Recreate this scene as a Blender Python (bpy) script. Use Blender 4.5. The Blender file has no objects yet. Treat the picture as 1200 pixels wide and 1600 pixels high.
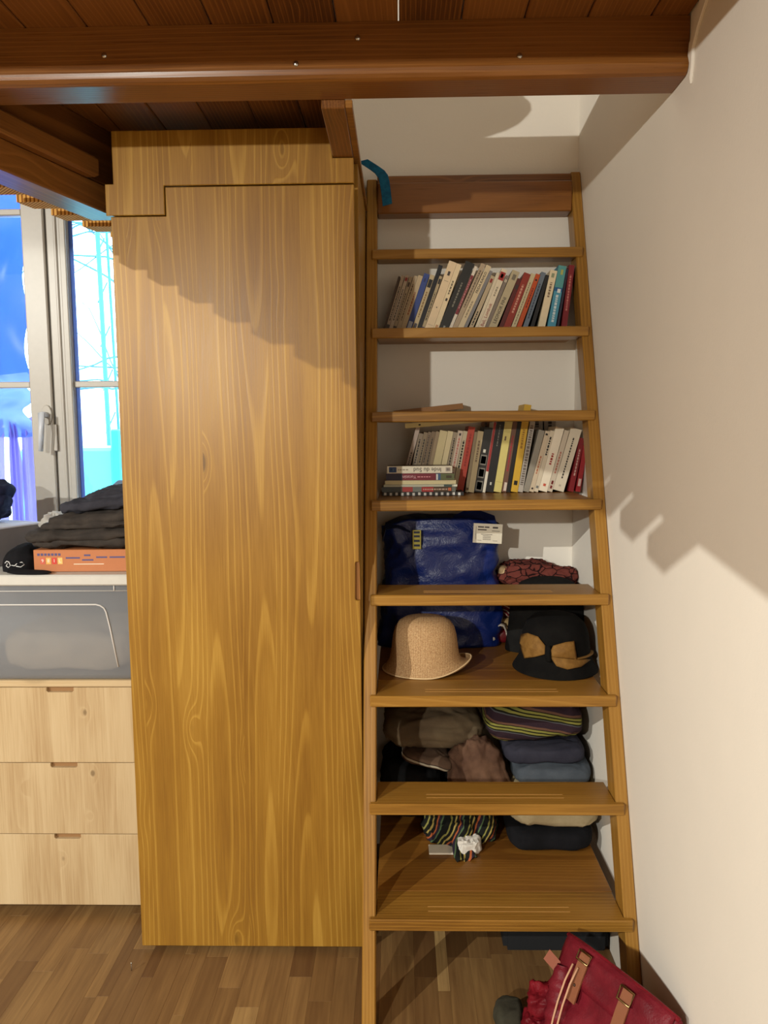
import bpy, bmesh, math, random
from mathutils import Vector, Matrix, noise
random.seed(7)
S = bpy.context.scene
COL = S.collection

# ------------------------------------------------------------------ camera
CAM_H = 1.3813
F_PX, PITCH, YAW, ROLL = 1201.8, 0.1023, -0.0215, -0.0084
cp, sp, cy_, sy_ = math.cos(PITCH), math.sin(PITCH), math.cos(YAW), math.sin(YAW)
fwd = Vector((sy_*cp, cy_*cp, -sp)); rgt = Vector((cy_, -sy_, 0)); upv = rgt.cross(fwd)
c_, s_ = math.cos(ROLL), math.sin(ROLL)
r2 = rgt*c_ + upv*s_; u2 = upv*c_ - rgt*s_
cam = bpy.data.cameras.new('camera'); co = bpy.data.objects.new('camera', cam); COL.objects.link(co)
m = Matrix((r2, u2, -fwd)).transposed().to_4x4(); m.translation = (0, 0, CAM_H)
co.matrix_world = m
cam.sensor_fit = 'VERTICAL'; cam.sensor_height = 24; cam.sensor_width = 18
cam.lens = F_PX/1600*24; cam.clip_start = .05
S.camera = co

# ------------------------------------------------------------------ world, lamps, exposure
w = bpy.data.worlds.new('overcast_sky'); S.world = w; w.use_nodes = True
bg = w.node_tree.nodes['Background']
bg.inputs[0].default_value = (.62, .84, 1, 1); bg.inputs[1].default_value = 9
def lamp(name, loc, power, col, size):
    l = bpy.data.lights.new(name, 'POINT'); l.energy = power; l.color = col; l.shadow_soft_size = size
    o = bpy.data.objects.new(name, l); o.location = loc; COL.objects.link(o); return o
WARM = (1, .98, .88)
lamp('standing_lamp_light', (-1.37, -1.45, 1.90), 240, WARM, .03)
lamp('ceiling_lamp_light', (-3.1, -1.45, 2.56), 520, WARM, .007)
vs = S.view_settings
vs.view_transform = 'Standard'; vs.look = 'None'; vs.gamma = 1; vs.exposure = 0; vs.use_curve_mapping = False

# ------------------------------------------------------------------ node helpers
def lin(r, g, b):
    f = lambda c: (c/255/12.92) if c <= 10 else ((c/255+.055)/1.055)**2.4
    return (f(r), f(g), f(b), 1)
class N:
    def __init__(s, name):
        s.m = bpy.data.materials.new(name); s.m.use_nodes = True
        s.t = s.m.node_tree; s.b = s.t.nodes['Principled BSDF']; s.out = s.t.nodes['Material Output']
    def new(s, k, **kw):
        n = s.t.nodes.new(k)
        for a, v in kw.items(): setattr(n, a, v)
        return n
    def put(s, sock, v):
        if isinstance(v, bpy.types.NodeSocket): s.t.links.new(v, sock)
        elif v is not None: sock.default_value = v
    def math(s, op, a, b=None, c=None, clamp=False):
        n = s.new('ShaderNodeMath', operation=op, use_clamp=clamp)
        s.put(n.inputs[0], a)
        if b is not None: s.put(n.inputs[1], b)
        if c is not None: s.put(n.inputs[2], c)
        return n.outputs[0]
    def comb(s, x, y, z):
        n = s.new('ShaderNodeCombineXYZ')
        for i, v in enumerate((x, y, z)): s.put(n.inputs[i], v)
        return n.outputs[0]
    def sep(s, v):
        n = s.new('ShaderNodeSeparateXYZ'); s.put(n.inputs[0], v); return n.outputs
    def noise(s, v, scale=1, detail=2, rough=.5, dist=0):
        n = s.new('ShaderNodeTexNoise'); s.put(n.inputs['Vector'], v); s.put(n.inputs['Scale'], scale)
        n.inputs['Detail'].default_value = detail; n.inputs['Roughness'].default_value = rough
        n.inputs['Distortion'].default_value = dist
        return n.outputs[0]
    def voro(s, v, scale=1, feature='F1', rnd=1):
        n = s.new('ShaderNodeTexVoronoi', feature=feature); s.put(n.inputs['Vector'], v); n.inputs['Scale'].default_value = scale
        n.inputs['Randomness'].default_value = rnd
        return n.outputs['Distance'], n.outputs.get('Color')
    def white(s, v):
        n = s.new('ShaderNodeTexWhiteNoise', noise_dimensions='1D'); s.put(n.inputs['W'], v); return n.outputs['Value']
    def ramp(s, f, stops, interp='LINEAR'):
        n = s.new('ShaderNodeValToRGB'); s.put(n.inputs[0], f); e = n.color_ramp; e.interpolation = interp
        while len(e.elements) < len(stops): e.elements.new(.5)
        for k, (p, c) in enumerate(stops): e.elements[k].position = p; e.elements[k].color = c
        return n.outputs[0]
    def smooth(s, f, a, b):
        n = s.new('ShaderNodeMapRange', interpolation_type='SMOOTHSTEP'); s.put(n.inputs[0], f)
        n.inputs[1].default_value = a; n.inputs[2].default_value = b; return n.outputs[0]
    def mix(s, f, a, b, mode='MIX'):
        n = s.new('ShaderNodeMix', data_type='RGBA', blend_type=mode)
        s.put(n.inputs[0], f); s.put(n.inputs[6], a); s.put(n.inputs[7], b); return n.outputs[2]
    def bump(s, h, strength=.2, dist=.002):
        n = s.new('ShaderNodeBump'); n.inputs['Strength'].default_value = strength; n.inputs['Distance'].default_value = dist
        s.put(n.inputs['Height'], h); s.put(s.b.inputs['Normal'], n.outputs[0])
    def fin(s, col=None, rough=None, metal=None, spec=None):
        if col is not None: s.put(s.b.inputs['Base Color'], col)
        if rough is not None: s.put(s.b.inputs['Roughness'], rough)
        if metal is not None: s.put(s.b.inputs['Metallic'], metal)
        if spec is not None: s.put(s.b.inputs['Specular IOR Level'], spec)
        return s.m
    def obj(s): return s.new('ShaderNodeTexCoord').outputs['Object']
    def rnd(s): return s.new('ShaderNodeObjectInfo').outputs['Random']

MC = {}
def plain(r, g, b, rough=.6, metal=0, spec=.4):
    k = (r, g, b, rough, metal)
    if k not in MC:
        n = N('plain_%d_%d_%d' % (r, g, b)); P = n.obj()
        f = n.noise(P, 60, 3)
        c = lin(r, g, b)
        col = n.mix(n.math('MULTIPLY', f, .35), c, tuple(x*.72 for x in c[:3])+(1,))
        MC[k] = n.fin(col, rough, metal, spec)
    return MC[k]

def wood(name, axis, base, dark, light, lam=.09, freq=120, rough=.38, contrast=.7, knots=1., kscale=(4.5, 1.6), tone=.10, wob=1., seed=0., spec=.35, skew=0, skew_z=0):
    n = N(name); P = n.obj(); rd = n.math('MULTIPLY_ADD', n.rnd(), 9.7, seed)
    x, y, z = n.sep(P)
    if skew: x = n.math('MULTIPLY_ADD', y, -skew, x)
    if skew_z: y = n.math('MULTIPLY_ADD', z, -skew_z, y)
    u, v, w_ = {'z': (x, z, y), 'x': (z, x, y), 'y': (x, y, z)}[axis]
    if axis == 'x': u = n.math('ADD', z, y)
    v = n.math('ADD', v, n.math('MULTIPLY', rd, 3.3))
    us = n.math('ADD', u, n.math('MULTIPLY', rd, .531))
    q = n.math('DIVIDE', us, lam); idn = n.math('FLOOR', q); fr = n.math('SUBTRACT', q, idn)
    a = n.white(n.math('ADD', idn, .37)); b = n.white(n.math('ADD', idn, 17.61))
    uc = n.math('MULTIPLY_ADD', n.math('SUBTRACT', fr, .5), lam, n.math('MULTIPLY', n.math('SUBTRACT', a, .5), lam*1.1))
    vo = n.math('MULTIPLY_ADD', b, 13., v)
    n1 = n.noise(n.comb(n.math('MULTIPLY', idn, 3.1), n.math('MULTIPLY', vo, .9), n.math('MULTIPLY', uc, 4)), 1, 2)
    n2 = n.noise(n.comb(n.math('MULTIPLY', idn, 5.7), n.math('MULTIPLY', vo, .55), 4.2), 1, 1.5)
    uc = n.math('MULTIPLY_ADD', n.math('SUBTRACT', n1, .5), .035*wob, uc)
    dp = n.math('MULTIPLY_ADD', n.math('SUBTRACT', n2, .36), .10*wob, n.math('MULTIPLY', w_, .4))
    # knots
    kv, _ = n.voro(n.comb(n.math('MULTIPLY', us, kscale[0]), n.math('MULTIPLY', v, kscale[1]), idn), 1)
    kn = n.math('POWER', 2.718, n.math('MULTIPLY', n.math('MULTIPLY', kv, kv), -60))
    r = n.math('SQRT', n.math('ADD', n.math('MULTIPLY', uc, uc), n.math('MULTIPLY', dp, dp)))
    r = n.math('MULTIPLY_ADD', kn, .022*knots, r)
    f = n.math('FRACT', n.math('MULTIPLY', r, freq))
    late = n.math('MULTIPLY', n.smooth(f, .62, .88), n.math('SUBTRACT', 1, n.smooth(f, .92, 1.0)))
    fine = n.noise(n.comb(n.math('MULTIPLY', us, 420), n.math('MULTIPLY', v, 9), n.math('MULTIPLY', w_, 420)), 1, 2)
    blot = n.noise(n.comb(n.math('MULTIPLY', us, 9), n.math('MULTIPLY', v, 1.6), 0), 1, 3)
    t = n.math('MULTIPLY_ADD', late, contrast*.62, n.math('MULTIPLY', n.math('SUBTRACT', fine, .5), .5))
    t = n.math('ADD', t, n.math('MULTIPLY', n.math('SUBTRACT', blot, .5), .9))
    t = n.math('ADD', t, n.math('MULTIPLY_ADD', a, tone*2, .3-tone))
    col = n.ramp(t, [(0., dark), (.38, base), (1., light)])
    km = n.math('SUBTRACT', 1, n.smooth(kv, .035, .085))
    col = n.mix(n.math('MULTIPLY', km, .75*min(1, knots)), col, tuple(c*.45 for c in dark[:3])+(1,))
    n.bump(n.math('ADD', fine, late), .12, .0006)
    return n.fin(col, n.math('MULTIPLY_ADD', fine, .15, rough-.07), 0, spec)

HB, HD, HL = lin(148, 107, 36), lin(122, 82, 23), lin(182, 142, 62)
M_WARD = wood('honey_pine_door', 'z', HB, HD, HL, lam=.085, freq=150, seed=2., contrast=.52, tone=.07, kscale=(6.5, 2.3), wob=.62)
SB, SD, SL = lin(150, 107, 42), lin(110, 73, 26), lin(174, 131, 62)
M_STX = wood('stair_wood_x', 'x', SB, SD, SL, lam=.3, freq=120, contrast=.4, knots=.5, rough=.36)
M_STZ = wood('stair_wood_z', 'z', SB, SD, SL, lam=.3, freq=120, contrast=.45, knots=.5, rough=.36, skew_z=.3746)
M_STY = wood('stair_wood_y', 'x', lin(138, 92, 36), lin(100, 60, 22), lin(166, 118, 54), lam=.16, freq=90, contrast=.4, knots=.4, rough=.36)
BB, BD, BL = lin(124, 78, 34), lin(84, 50, 21), lin(146, 96, 46)
M_BMX = wood('beam_wood_x', 'x', BB, BD, BL, lam=.5, freq=110, contrast=.5, knots=1, kscale=(5, 2.2), rough=.3)
M_BMY = wood('beam_wood_y', 'y', BB, BD, BL, lam=.5, freq=110, contrast=.5, knots=1, kscale=(5, 2.2), rough=.33)
M_SLNT = wood('slanting_beam_wood', 'y', BB, BD, BL, lam=.5, freq=110, contrast=.5, knots=1, kscale=(5, 2.2), rough=.33, skew=.3)
M_DECK = wood('deck_plank_wood', 'y', BB, BD, BL, lam=.6, freq=110, contrast=.5, knots=1, kscale=(7, 2.5), rough=.62, tone=.2, spec=.15)
M_PALE = wood('pale_spruce', 'z', lin(196, 172, 134), lin(168, 138, 98), lin(212, 192, 156), lam=.11, freq=60, contrast=.14, knots=1, kscale=(10, 6.5), rough=.5, tone=.07)
M_PALEX = wood('pale_spruce_x', 'x', lin(196, 172, 134), lin(172, 144, 104), lin(212, 192, 156), lam=.075, freq=60, contrast=.14, knots=.4, rough=.5)



def floor_mat():
    n = N('walnut_parquet'); P = n.obj(); rd = n.rnd(); x, y, z = n.sep(P)
    q = n.math('MULTIPLY_ADD', rd, 37., y)
    g = n.noise(n.comb(n.math('MULTIPLY', x, 95), n.math('MULTIPLY', q, 5), n.math('MULTIPLY', rd, 40)), 1, 4, .6, .6)
    g2 = n.noise(n.comb(n.math('MULTIPLY', x, 18), n.math('MULTIPLY', q, 2.2), n.math('MULTIPLY', rd, 90)), 1, 2)
    pal = n.ramp(n.white(n.math('MULTIPLY', rd, 713.3)), [(0, lin(112, 82, 50)), (.3, lin(138, 106, 66)), (.55, lin(158, 124, 78)), (.8, lin(130, 98, 60)), (1, lin(192, 158, 104))])
    k = n.math('MULTIPLY_ADD', n.math('SUBTRACT', g, .5), 1.1, n.math('MULTIPLY', n.math('SUBTRACT', g2, .5), .9))
    col = n.mix(n.math('ADD', k, .35, clamp=True), pal, lin(84, 54, 32))
    n.bump(g, .08, .0005)
    return n.fin(col, .36, 0, .4)
M_FLOOR = floor_mat()
def wall_mat(name, c, bumpy=.15):
    n = N(name); P = n.obj(); f = n.noise(P, 9, 4); g = n.noise(P, 160, 3)
    col = n.mix(n.math('MULTIPLY', f, .18), c, tuple(k*.82 for k in c[:3])+(1,))
    n.bump(n.math('MULTIPLY_ADD', f, 3., g), bumpy, .002)
    return n.fin(col, .75, 0, .25)
M_WALL = wall_mat('matt_plaster', lin(232, 226, 216))
M_FAR = wall_mat('brown_plaster', lin(184, 172, 156))
M_CEIL = wall_mat('grey_brown_ceiling', lin(96, 86, 76))
M_PVC = plain(176, 172, 166, .35)
M_METAL = plain(190, 188, 182, .25, 1)
M_BLACK = plain(16, 16, 17, .6)

def glass_mat():
    n = N('window_glass'); tr = n.new('ShaderNodeBsdfTransparent'); gl = n.new('ShaderNodeBsdfGlossy'); gl.inputs['Roughness'].default_value = .02
    fr = n.new('ShaderNodeFresnel'); fr.inputs[0].default_value = 1.45
    nz = n.noise(n.obj(), 4, 1); tr.inputs[0].default_value = (.96, .98, 1, 1)
    mx = n.new('ShaderNodeMixShader'); n.put(mx.inputs[0], n.math('MULTIPLY_ADD', nz, .02, fr.outputs[0]))
    n.put(mx.inputs[1], tr.outputs[0]); n.put(mx.inputs[2], gl.outputs[0]); n.put(n.out.inputs[0], mx.outputs[0]); return n.m
M_GLASS = glass_mat()
def frosted(name, c, alpha):
    n = N(name); tr = n.new('ShaderNodeBsdfTransparent'); tl = n.new('ShaderNodeBsdfTranslucent'); tl.inputs[0].default_value = c
    f = n.noise(n.obj(), 5, 2)
    n.fin(n.mix(n.math('MULTIPLY', f, .3), c, tuple(k*.85 for k in c[:3])+(1,)), .5, 0, .3)
    a = n.new('ShaderNodeMixShader'); a.inputs[0].default_value = .4; n.put(a.inputs[1], n.b.outputs[0]); n.put(a.inputs[2], tl.outputs[0])
    b = n.new('ShaderNodeMixShader'); b.inputs[0].default_value = alpha; n.put(b.inputs[1], a.outputs[0]); n.put(b.inputs[2], tr.outputs[0])
    n.put(n.out.inputs[0], b.outputs[0]); return n.m
M_FROST = frosted('frosted_plastic', lin(186, 190, 198), .58)
M_LID = plain(204, 202, 196, .45)

def cloth(name, c1, c2, scale=14, rough=.9, weave=700):
    n = N(name); P = n.obj(); f = n.noise(P, scale, 4, .6); wv = n.noise(P, weave, 2)
    col = n.mix(n.smooth(f, .3, .7), c1, c2)
    n.bump(n.math('MULTIPLY_ADD', wv, .5, n.noise(P, 45, 4)), .35, .004)
    return n.fin(col, rough, 0, .15)
def striped(name, stops, period, axis='z', skew=.0, wob=.012):
    n = N(name); x, y, z = n.sep(n.obj()); f = n.noise(n.obj(), 9, 3)
    v = {'z': z, 'x': x, 'y': y}[axis]
    o = x if axis != 'x' else z
    v = n.math('ADD', v, n.math('MULTIPLY_ADD', o, skew, n.math('MULTIPLY', f, wob)))
    t = n.math('FRACT', n.math('DIVIDE', v, period))
    col = n.ramp(t, stops, 'CONSTANT')
    n.bump(n.noise(n.obj(), 500, 2), .3, .002)
    return n.fin(col, .92, 0, .1)

M_SLAT = striped('grooved_larch', [(0, lin(216, 166, 92)), (.62, lin(134, 84, 40))], .0105, 'y', 1.0, .0)

# ------------------------------------------------------------------ mesh helpers
def box(bm, x0, x1, y0, y1, z0, z1, bev=.0015, seg=1, M=None):
    t = Matrix.Translation(((x0+x1)/2, (y0+y1)/2, (z0+z1)/2)) @ Matrix.Diagonal((abs(x1-x0), abs(y1-y0), abs(z1-z0), 1))
    r = bmesh.ops.create_cube(bm, size=1, matrix=(M @ t) if M else t); vs_ = r['verts']
    if bev: bmesh.ops.bevel(bm, geom=list({e for v in vs_ for e in v.link_edges}), offset=bev, segments=seg, affect='EDGES', clamp_overlap=True)
def prism(bm, pts, plane, a0, a1, bev=.0012, M=None):
    def P(p, a):
        q = {'xz': (p[0], a, p[1]), 'xy': (p[0], p[1], a), 'yz': (a, p[0], p[1])}[plane]
        return (M @ Vector(q)) if M else Vector(q)
    A = [bm.verts.new(P(p, a0)) for p in pts]; B = [bm.verts.new(P(p, a1)) for p in pts]; n = len(pts)
    fs = [bm.faces.new(A), bm.faces.new(B)] + [bm.faces.new((A[i], A[(i+1) % n], B[(i+1) % n], B[i])) for i in range(n)]
    bmesh.ops.recalc_face_normals(bm, faces=fs)
    if bev:
        bmesh.ops.bevel(bm, geom=[e for f in fs[:2] for e in f.edges], offset=bev, segments=1, affect='EDGES', clamp_overlap=True)
def tube(bm, pts, r, n=8, cap=True, flat=1.0):
    pts = [Vector(p) for p in pts]; rings = []
    for i, p in enumerate(pts):
        d = (pts[min(i+1, len(pts)-1)] - pts[max(i-1, 0)]).normalized()
        a = d.cross(Vector((0, 0, 1)));  a = a.normalized() if a.length > 1e-3 else Vector((1, 0, 0)); b = a.cross(d)
        rr = r[i] if isinstance(r, (list, tuple)) else r
        rings.append([bm.verts.new(p + a*math.cos(2*math.pi*k/n)*rr + b*math.sin(2*math.pi*k/n)*rr*flat) for k in range(n)])
    for A, B in zip(rings, rings[1:]):
        for k in range(n): bm.faces.new((A[k], A[(k+1) % n], B[(k+1) % n], B[k]))
    if cap: bm.faces.new(rings[0][::-1]); bm.faces.new(rings[-1])
def grid(bm, fn, nu, nv, wrap=False):
    V = [[bm.verts.new(fn(i/nu, j/nv)) for j in range(nv + (0 if wrap else 1))] for i in range(nu+1)]
    for i in range(nu):
        for j in range(nv):
            k = (j+1) % nv if wrap else j+1
            bm.faces.new((V[i][j], V[i+1][j], V[i+1][k], V[i][k]))
    return V
def strip(bm, pts, wdir, width, th=.002):
    """flat ribbon following pts, width along wdir"""
    pts = [Vector(p) for p in pts]; wd = Vector(wdir).normalized()*width/2; rows = []
    for i, p in enumerate(pts):
        d = (pts[min(i+1, len(pts)-1)] - pts[max(i-1, 0)]).normalized(); nn = d.cross(wd).normalized()*th/2
        rows.append([bm.verts.new(q) for q in (p-wd-nn, p+wd-nn, p+wd+nn, p-wd+nn)])
    for A, B in zip(rows, rows[1:]):
        for k in range(4): bm.faces.new((A[k], A[(k+1) % 4], B[(k+1) % 4], B[k]))
    bm.faces.new(rows[0][::-1]); bm.faces.new(rows[-1])
def ridge(p, s):
    return 1-abs(noise.noise(p+Vector((s*7.1, s*3.3, s*1.7))))*2
def superell(bm, c, r, e1=.5, e2=.5, rz=0, amp=.006, freq=9, seed=1, zmin=None, nu=40, nv=64, stretch=(1, 1, 1), tilt=(0, 0)):
    c = Vector(c); R = Matrix.Rotation(rz, 3, 'Z') @ Matrix.Rotation(tilt[0], 3, 'X') @ Matrix.Rotation(tilt[1], 3, 'Y')
    sg = lambda v, e: math.copysign(abs(v)**e, v)
    def fn(a, b):
        ph = (a-.5)*math.pi; th = b*2*math.pi
        ca, sa = sg(math.cos(ph), e1), sg(math.sin(ph), e1)
        q = Vector((ca*sg(math.cos(th), e2), ca*sg(math.sin(th), e2), sa))
        p = Vector((q.x*r[0], q.y*r[1], q.z*r[2]))
        n = Vector((q.x/r[0], q.y/r[1], q.z/r[2])); n = n.normalized() if n.length > 0 else Vector((0, 0, 1))
        k = Vector((p.x*stretch[0], p.y*stretch[1], p.z*stretch[2]))*freq
        d = amp*(.8*ridge(k, seed) + .5*ridge(k*2.3, seed+2) + .28*ridge(k*5.1, seed+5) - .55)
        p = c + R @ (p + n*d)
        if zmin is not None and p.z < zmin: p.z = zmin + (p.z-zmin)*.02
        return p
    grid(bm, fn, nu, nv, wrap=True)
def lathe(bm, prof, c, n=48, fx=None):
    c = Vector(c)
    def fn(a, b):
        i = a*(len(prof)-1); k = min(int(i), len(prof)-2); t = i-k
        r = prof[k][0]*(1-t)+prof[k+1][0]*t; z = prof[k][1]*(1-t)+prof[k+1][1]*t
        th = b*2*math.pi; p = Vector((math.cos(th)*r, math.sin(th)*r, z))
        if fx: p = fx(p, th, a)
        return c+p
    grid(bm, fn, len(prof)-1, n, wrap=True)

def obj(name, bm, mat, parent=None, smooth=False, label=None, solid=0):
    if isinstance(bm, bmesh.types.BMesh):
        bmesh.ops.remove_doubles(bm, verts=bm.verts, dist=1e-6)
        if smooth: bmesh.ops.recalc_face_normals(bm, faces=bm.faces)
        me = bpy.data.meshes.new(name)
        loc = Vector((0, 0, 0))
        if parent: loc = Vector(BASE.get(parent.name, (0, 0, 0)))
        if loc.length: bmesh.ops.translate(bm, verts=bm.verts, vec=-loc)
        bm.to_mesh(me); bm.free()
    else: me = bm
    if mat: me.materials.clear(); me.materials.append(mat)
    if smooth:
        for p in me.polygons: p.use_smooth = True
    o = bpy.data.objects.new(name, me); COL.objects.link(o)
    if parent:
        o.parent = parent; BASE[o.name] = BASE.get(parent.name, (0, 0, 0))
    if label: o['label'] = label
    if solid:
        md = o.modifiers.new('solidify', 'SOLIDIFY'); md.thickness = solid; md.offset = 0
    return o
BASE = {}
def thing(name, label, cat, loc=(0, 0, 0), group=None):
    o = bpy.data.objects.new(name, None); o.empty_display_size = .05; COL.objects.link(o); o.location = loc
    o['label'] = label; o['category'] = cat; BASE[o.name] = tuple(loc)
    if group: o['group'] = group
    return o
def tag(o, label, cat, group=None):
    o['label'] = label; o['category'] = cat
    if group: o['group'] = group
    return o
def structure(name, bm, mat, smooth=False):
    o = obj(name, bm, mat, None, smooth); o['kind'] = 'structure'; return o
def B(): return bmesh.new()
def part(name, mat, parent, *boxes, bev=.0015, label=None):
    bm = B()
    for b in boxes: box(bm, *b, bev=bev)
    return obj(name, bm, mat, parent, label=label)
def text_mesh(s, size, extrude=.0002):
    cu = bpy.data.curves.new('lettering', 'FONT'); cu.body = s; cu.size = size; cu.extrude = extrude; cu.align_x = 'CENTER'; cu.align_y = 'CENTER'
    cu.resolution_u = 2
    t = bpy.data.objects.new('lettering', cu); COL.objects.link(t)
    me = bpy.data.meshes.new_from_object(t); COL.objects.unlink(t); bpy.data.objects.remove(t)
    return me
def lettering(s, size, mat, parent, loc, rot, label=None, squeeze=1):
    me = text_mesh(s, size); me.materials.clear(); me.materials.append(mat)
    o = bpy.data.objects.new('lettering', me); COL.objects.link(o); o.parent = parent
    o.location = Vector(loc)-Vector(BASE.get(parent.name, (0, 0, 0))); o.rotation_euler = rot; o.scale = (squeeze, 1, 1)
    BASE[o.name] = BASE.get(parent.name, (0, 0, 0))
    return o

# ================================================================== ROOM SHELL
XW, YW = .5535, 2.4736          # right wall, wall behind the stairs
CEIL = 3.7
structure('wall_right', (lambda b: (box(b, XW, XW+.2, -6.2, YW+.3, -.02, CEIL, 0), b)[1])(B()), M_WALL)
OX0, OX1, OZ0, OZ1, WY = -1.76, -.62, .93, 2.40, 2.66
b = B()
box(b, OX1, XW+.2, YW, YW+.26, -.02, CEIL, 0); box(b, -7.2, OX0, YW, YW+.26, -.02, CEIL, 0)
box(b, OX0, OX1, YW, YW+.26, -.02, OZ0, 0); box(b, OX0, OX1, YW, YW+.26, OZ1, CEIL, 0)
structure('wall_back', b, M_WALL)
b = B(); box(b, -7.2, -7.0, -6.0, YW+.3, -.02, CEIL, 0); structure('wall_left', b, M_FAR)
b = B(); box(b, -7.2, XW+.2, -6.2, -6.0, -.02, CEIL, 0); structure('wall_front', b, M_FAR)
b = B(); box(b, -7.2, XW+.2, -6.2, YW+.3, CEIL, CEIL+.1, 0); structure('ceiling', b, M_CEIL)
b = B(); box(b, -7.2, XW+.2, -6.2, YW+.3, -.08, -.008, 0); FL = structure('floor', b, M_FLOOR)
# parquet strips, each a part of the floor
x = XW-.001; rr = random.Random(5); k = 0
while x > -1.35:
    wd = rr.choice((.058, .058, .058, .03)); y = YW-.002-rr.random()*.3
    ys = [YW-.002, y]
    while ys[-1] > 1.42: ys.append(ys[-1]-rr.uniform(.22, .52))
    for y1, y0 in zip(ys, ys[1:]):
        if y1-y0 > .02:
            part('plank', M_FLOOR, FL, (x-wd+.0001, x-.0001, y0+.0001, y1-.0001, -.0079, 0), bev=.0002)
    x -= wd
# plaster ridge where the beam runs into the wall
b = B()
pl = [(1.36, 2.205), (1.40, 2.16), (1.475, 2.172), (1.515, 2.145), (1.522, 2.125), (1.542, 2.105), (1.546, 2.085), (1.538, 2.068), (1.532, 2.03), (1.524, 2.06), (1.522, 2.09), (1.50, 2.115), (1.45, 2.15), (1.40, 2.13), (1.36, 2.15)]
prism(b, pl, 'yz', XW-.006, XW+.001, .002)
structure('trim_1', b, M_WALL)

# window -------------------------------------------------------------
WIN = thing('window_1', 'white casement window with two glazed sashes behind the clutter', 'window', (-1.18, WY, OZ0)); del WIN['category']; WIN['kind'] = 'structure'
part('frame', M_PVC, WIN, (OX0, OX0+.04, WY-.02, WY+.05, OZ0, OZ1), (OX1-.04, OX1, WY-.02, WY+.05, OZ0, OZ1), (OX0+.04, OX1-.04, WY-.02, WY+.05, OZ1-.04, OZ1), (OX0+.04, OX1-.04, WY-.02, WY+.05, OZ0, OZ0+.04), bev=.003)
part('sill', M_PVC, WIN, (OX0, OX1, YW+.005, WY-.021, OZ0-.001, OZ0+.02), bev=.003)
def sash(x0, x1, g0, g1, yb):
    s = part('sash', M_PVC, WIN, (x0, g0, yb, yb+.045, OZ0+.042, OZ1-.042), (g1, x1, yb, yb+.045, OZ0+.042, OZ1-.042), (g0, g1, yb, yb+.045, OZ0+.042, OZ0+.1), (g0, g1, yb, yb+.045, OZ1-.1, OZ1-.042), bev=.004)
    for zz in (1.555, 2.123): part('glazing_bar', M_PVC, s, (g0, g1, yb+.006, yb+.036, zz-.0105, zz+.0105), bev=.003)
    b = B(); box(b, g0-.004, g1+.004, yb+.02, yb+.024, OZ0+.09, OZ1-.09, 0); obj('pane', b, M_GLASS, s)
    return s
sl = sash(OX0+.042, -1.1815, OX0+.115, -1.257, WY-.045)
part('sash_rebate', plain(90, 86, 82, .5), WIN, (-1.1815, -1.176, WY-.03, WY, OZ0+.045, OZ1-.045), bev=0)
sr = sash(-1.176, OX1-.042, -1.108, OX1-.115, WY-.04)
part('glazing_bead', M_PVC, sr, (-1.129, -1.108, WY-.05, WY-.039, OZ0+.09, OZ1-.09), (-1.150, -1.140, WY-.046, WY-.039, OZ0+.05, OZ1-.05), bev=.003)
b = B(); prism(b, [(-1.2+.018*math.cos(a*math.pi/8), 1.452+.034*math.sin(a*math.pi/8)) for a in range(16)], 'xz', WY-.052, WY-.0455, .002)
hd = obj('handle', b, M_PVC, sl)
b = B(); tube(b, [(-1.2, WY-.05, 1.452), (-1.2, WY-.085, 1.452)], .010, 12); tube(b, [(-1.2, WY-.088, 1.458), (-1.201, WY-.092, 1.40), (-1.208, WY-.09, 1.33)], [.011, .009, .0075], 10); obj('handle_lever', b, plain(200, 206, 218, .3), sl, True)
part('sky_reflection_strip', plain(96, 136, 226, .4), sr, (-1.1079, -1.094, WY-.019, WY-.017, OZ0+.1, OZ1-.1), bev=0)  # added strip, its blue stands for sky reflected on the sash reveal
part('latch_keep', M_PVC, sl, (-1.182, -1.168, WY-.052, WY-.0455, 1.33, 1.42), bev=.002)

# ================================================================== LOFT
LOFT = thing('loft', 'dark honey wooden loft platform with front beam, planks and joists overhead', 'loft', (0, 1.6, 2.058))
# front beam with rounded lower edge
b = B()
pr = [(1.645, 2.16), (1.645, 2.062), (1.641, 2.058), (1.566, 2.058), (1.557, 2.061), (1.552, 2.067), (1.5495, 2.076), (1.549, 2.16)]
prism(b, pr, 'yz', -.93, XW-.001, .001)
BEAM = obj('front_beam', b, M_BMX, LOFT)
for sx, sz in ((-.564, 2.108), (-.195, 2.086), (-.076, 2.131), (.232, 2.093)):
    b = B(); bmesh.ops.create_uvsphere(b, u_segments=12, v_segments=8, radius=.0055, matrix=Matrix.Translation((sx, 1.549, sz)) @ Matrix.Diagonal((1, .6, 1, 1)))
    obj('screw', b, M_METAL, BEAM, True)
diag = lambda y: -1.36+.3*(y)-.03     # far lower edge of the slanting beam (x at depth y)
for k in range(-9, 11):
    x0 = -.715+.1195*k; x1 = x0+.1195
    if x0 > XW-.02: break
    x1 = min(x1, XW-.002)
    yb = YW-.002 if x1 < -.09 else 1.643
    ya = -.8
    if x1 < -.7:                       # left of the wardrobe the planks stop along the slanting beam
        yl = (x0+1.62)/.3
        if yl < -.2: continue
        yb = min(YW-.002, yl)
    part('plank', M_DECK, LOFT, (x0+.0012, x1-.0012, ya, yb, 2.1605, 2.185), bev=.0025)
b = B(); box(b, -1.08, XW-.001, 1.0, 1.095, 2.058, 2.16, .008, 2); obj('front_beam', b, M_BMX, LOFT)
part('gap_dark_board', M_BMX, LOFT, (-.86, -.162, 2.43, 2.445, 1.99, 2.1595), bev=.001)  # added board closing off the window so the gap above the wardrobe stays dark
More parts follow.
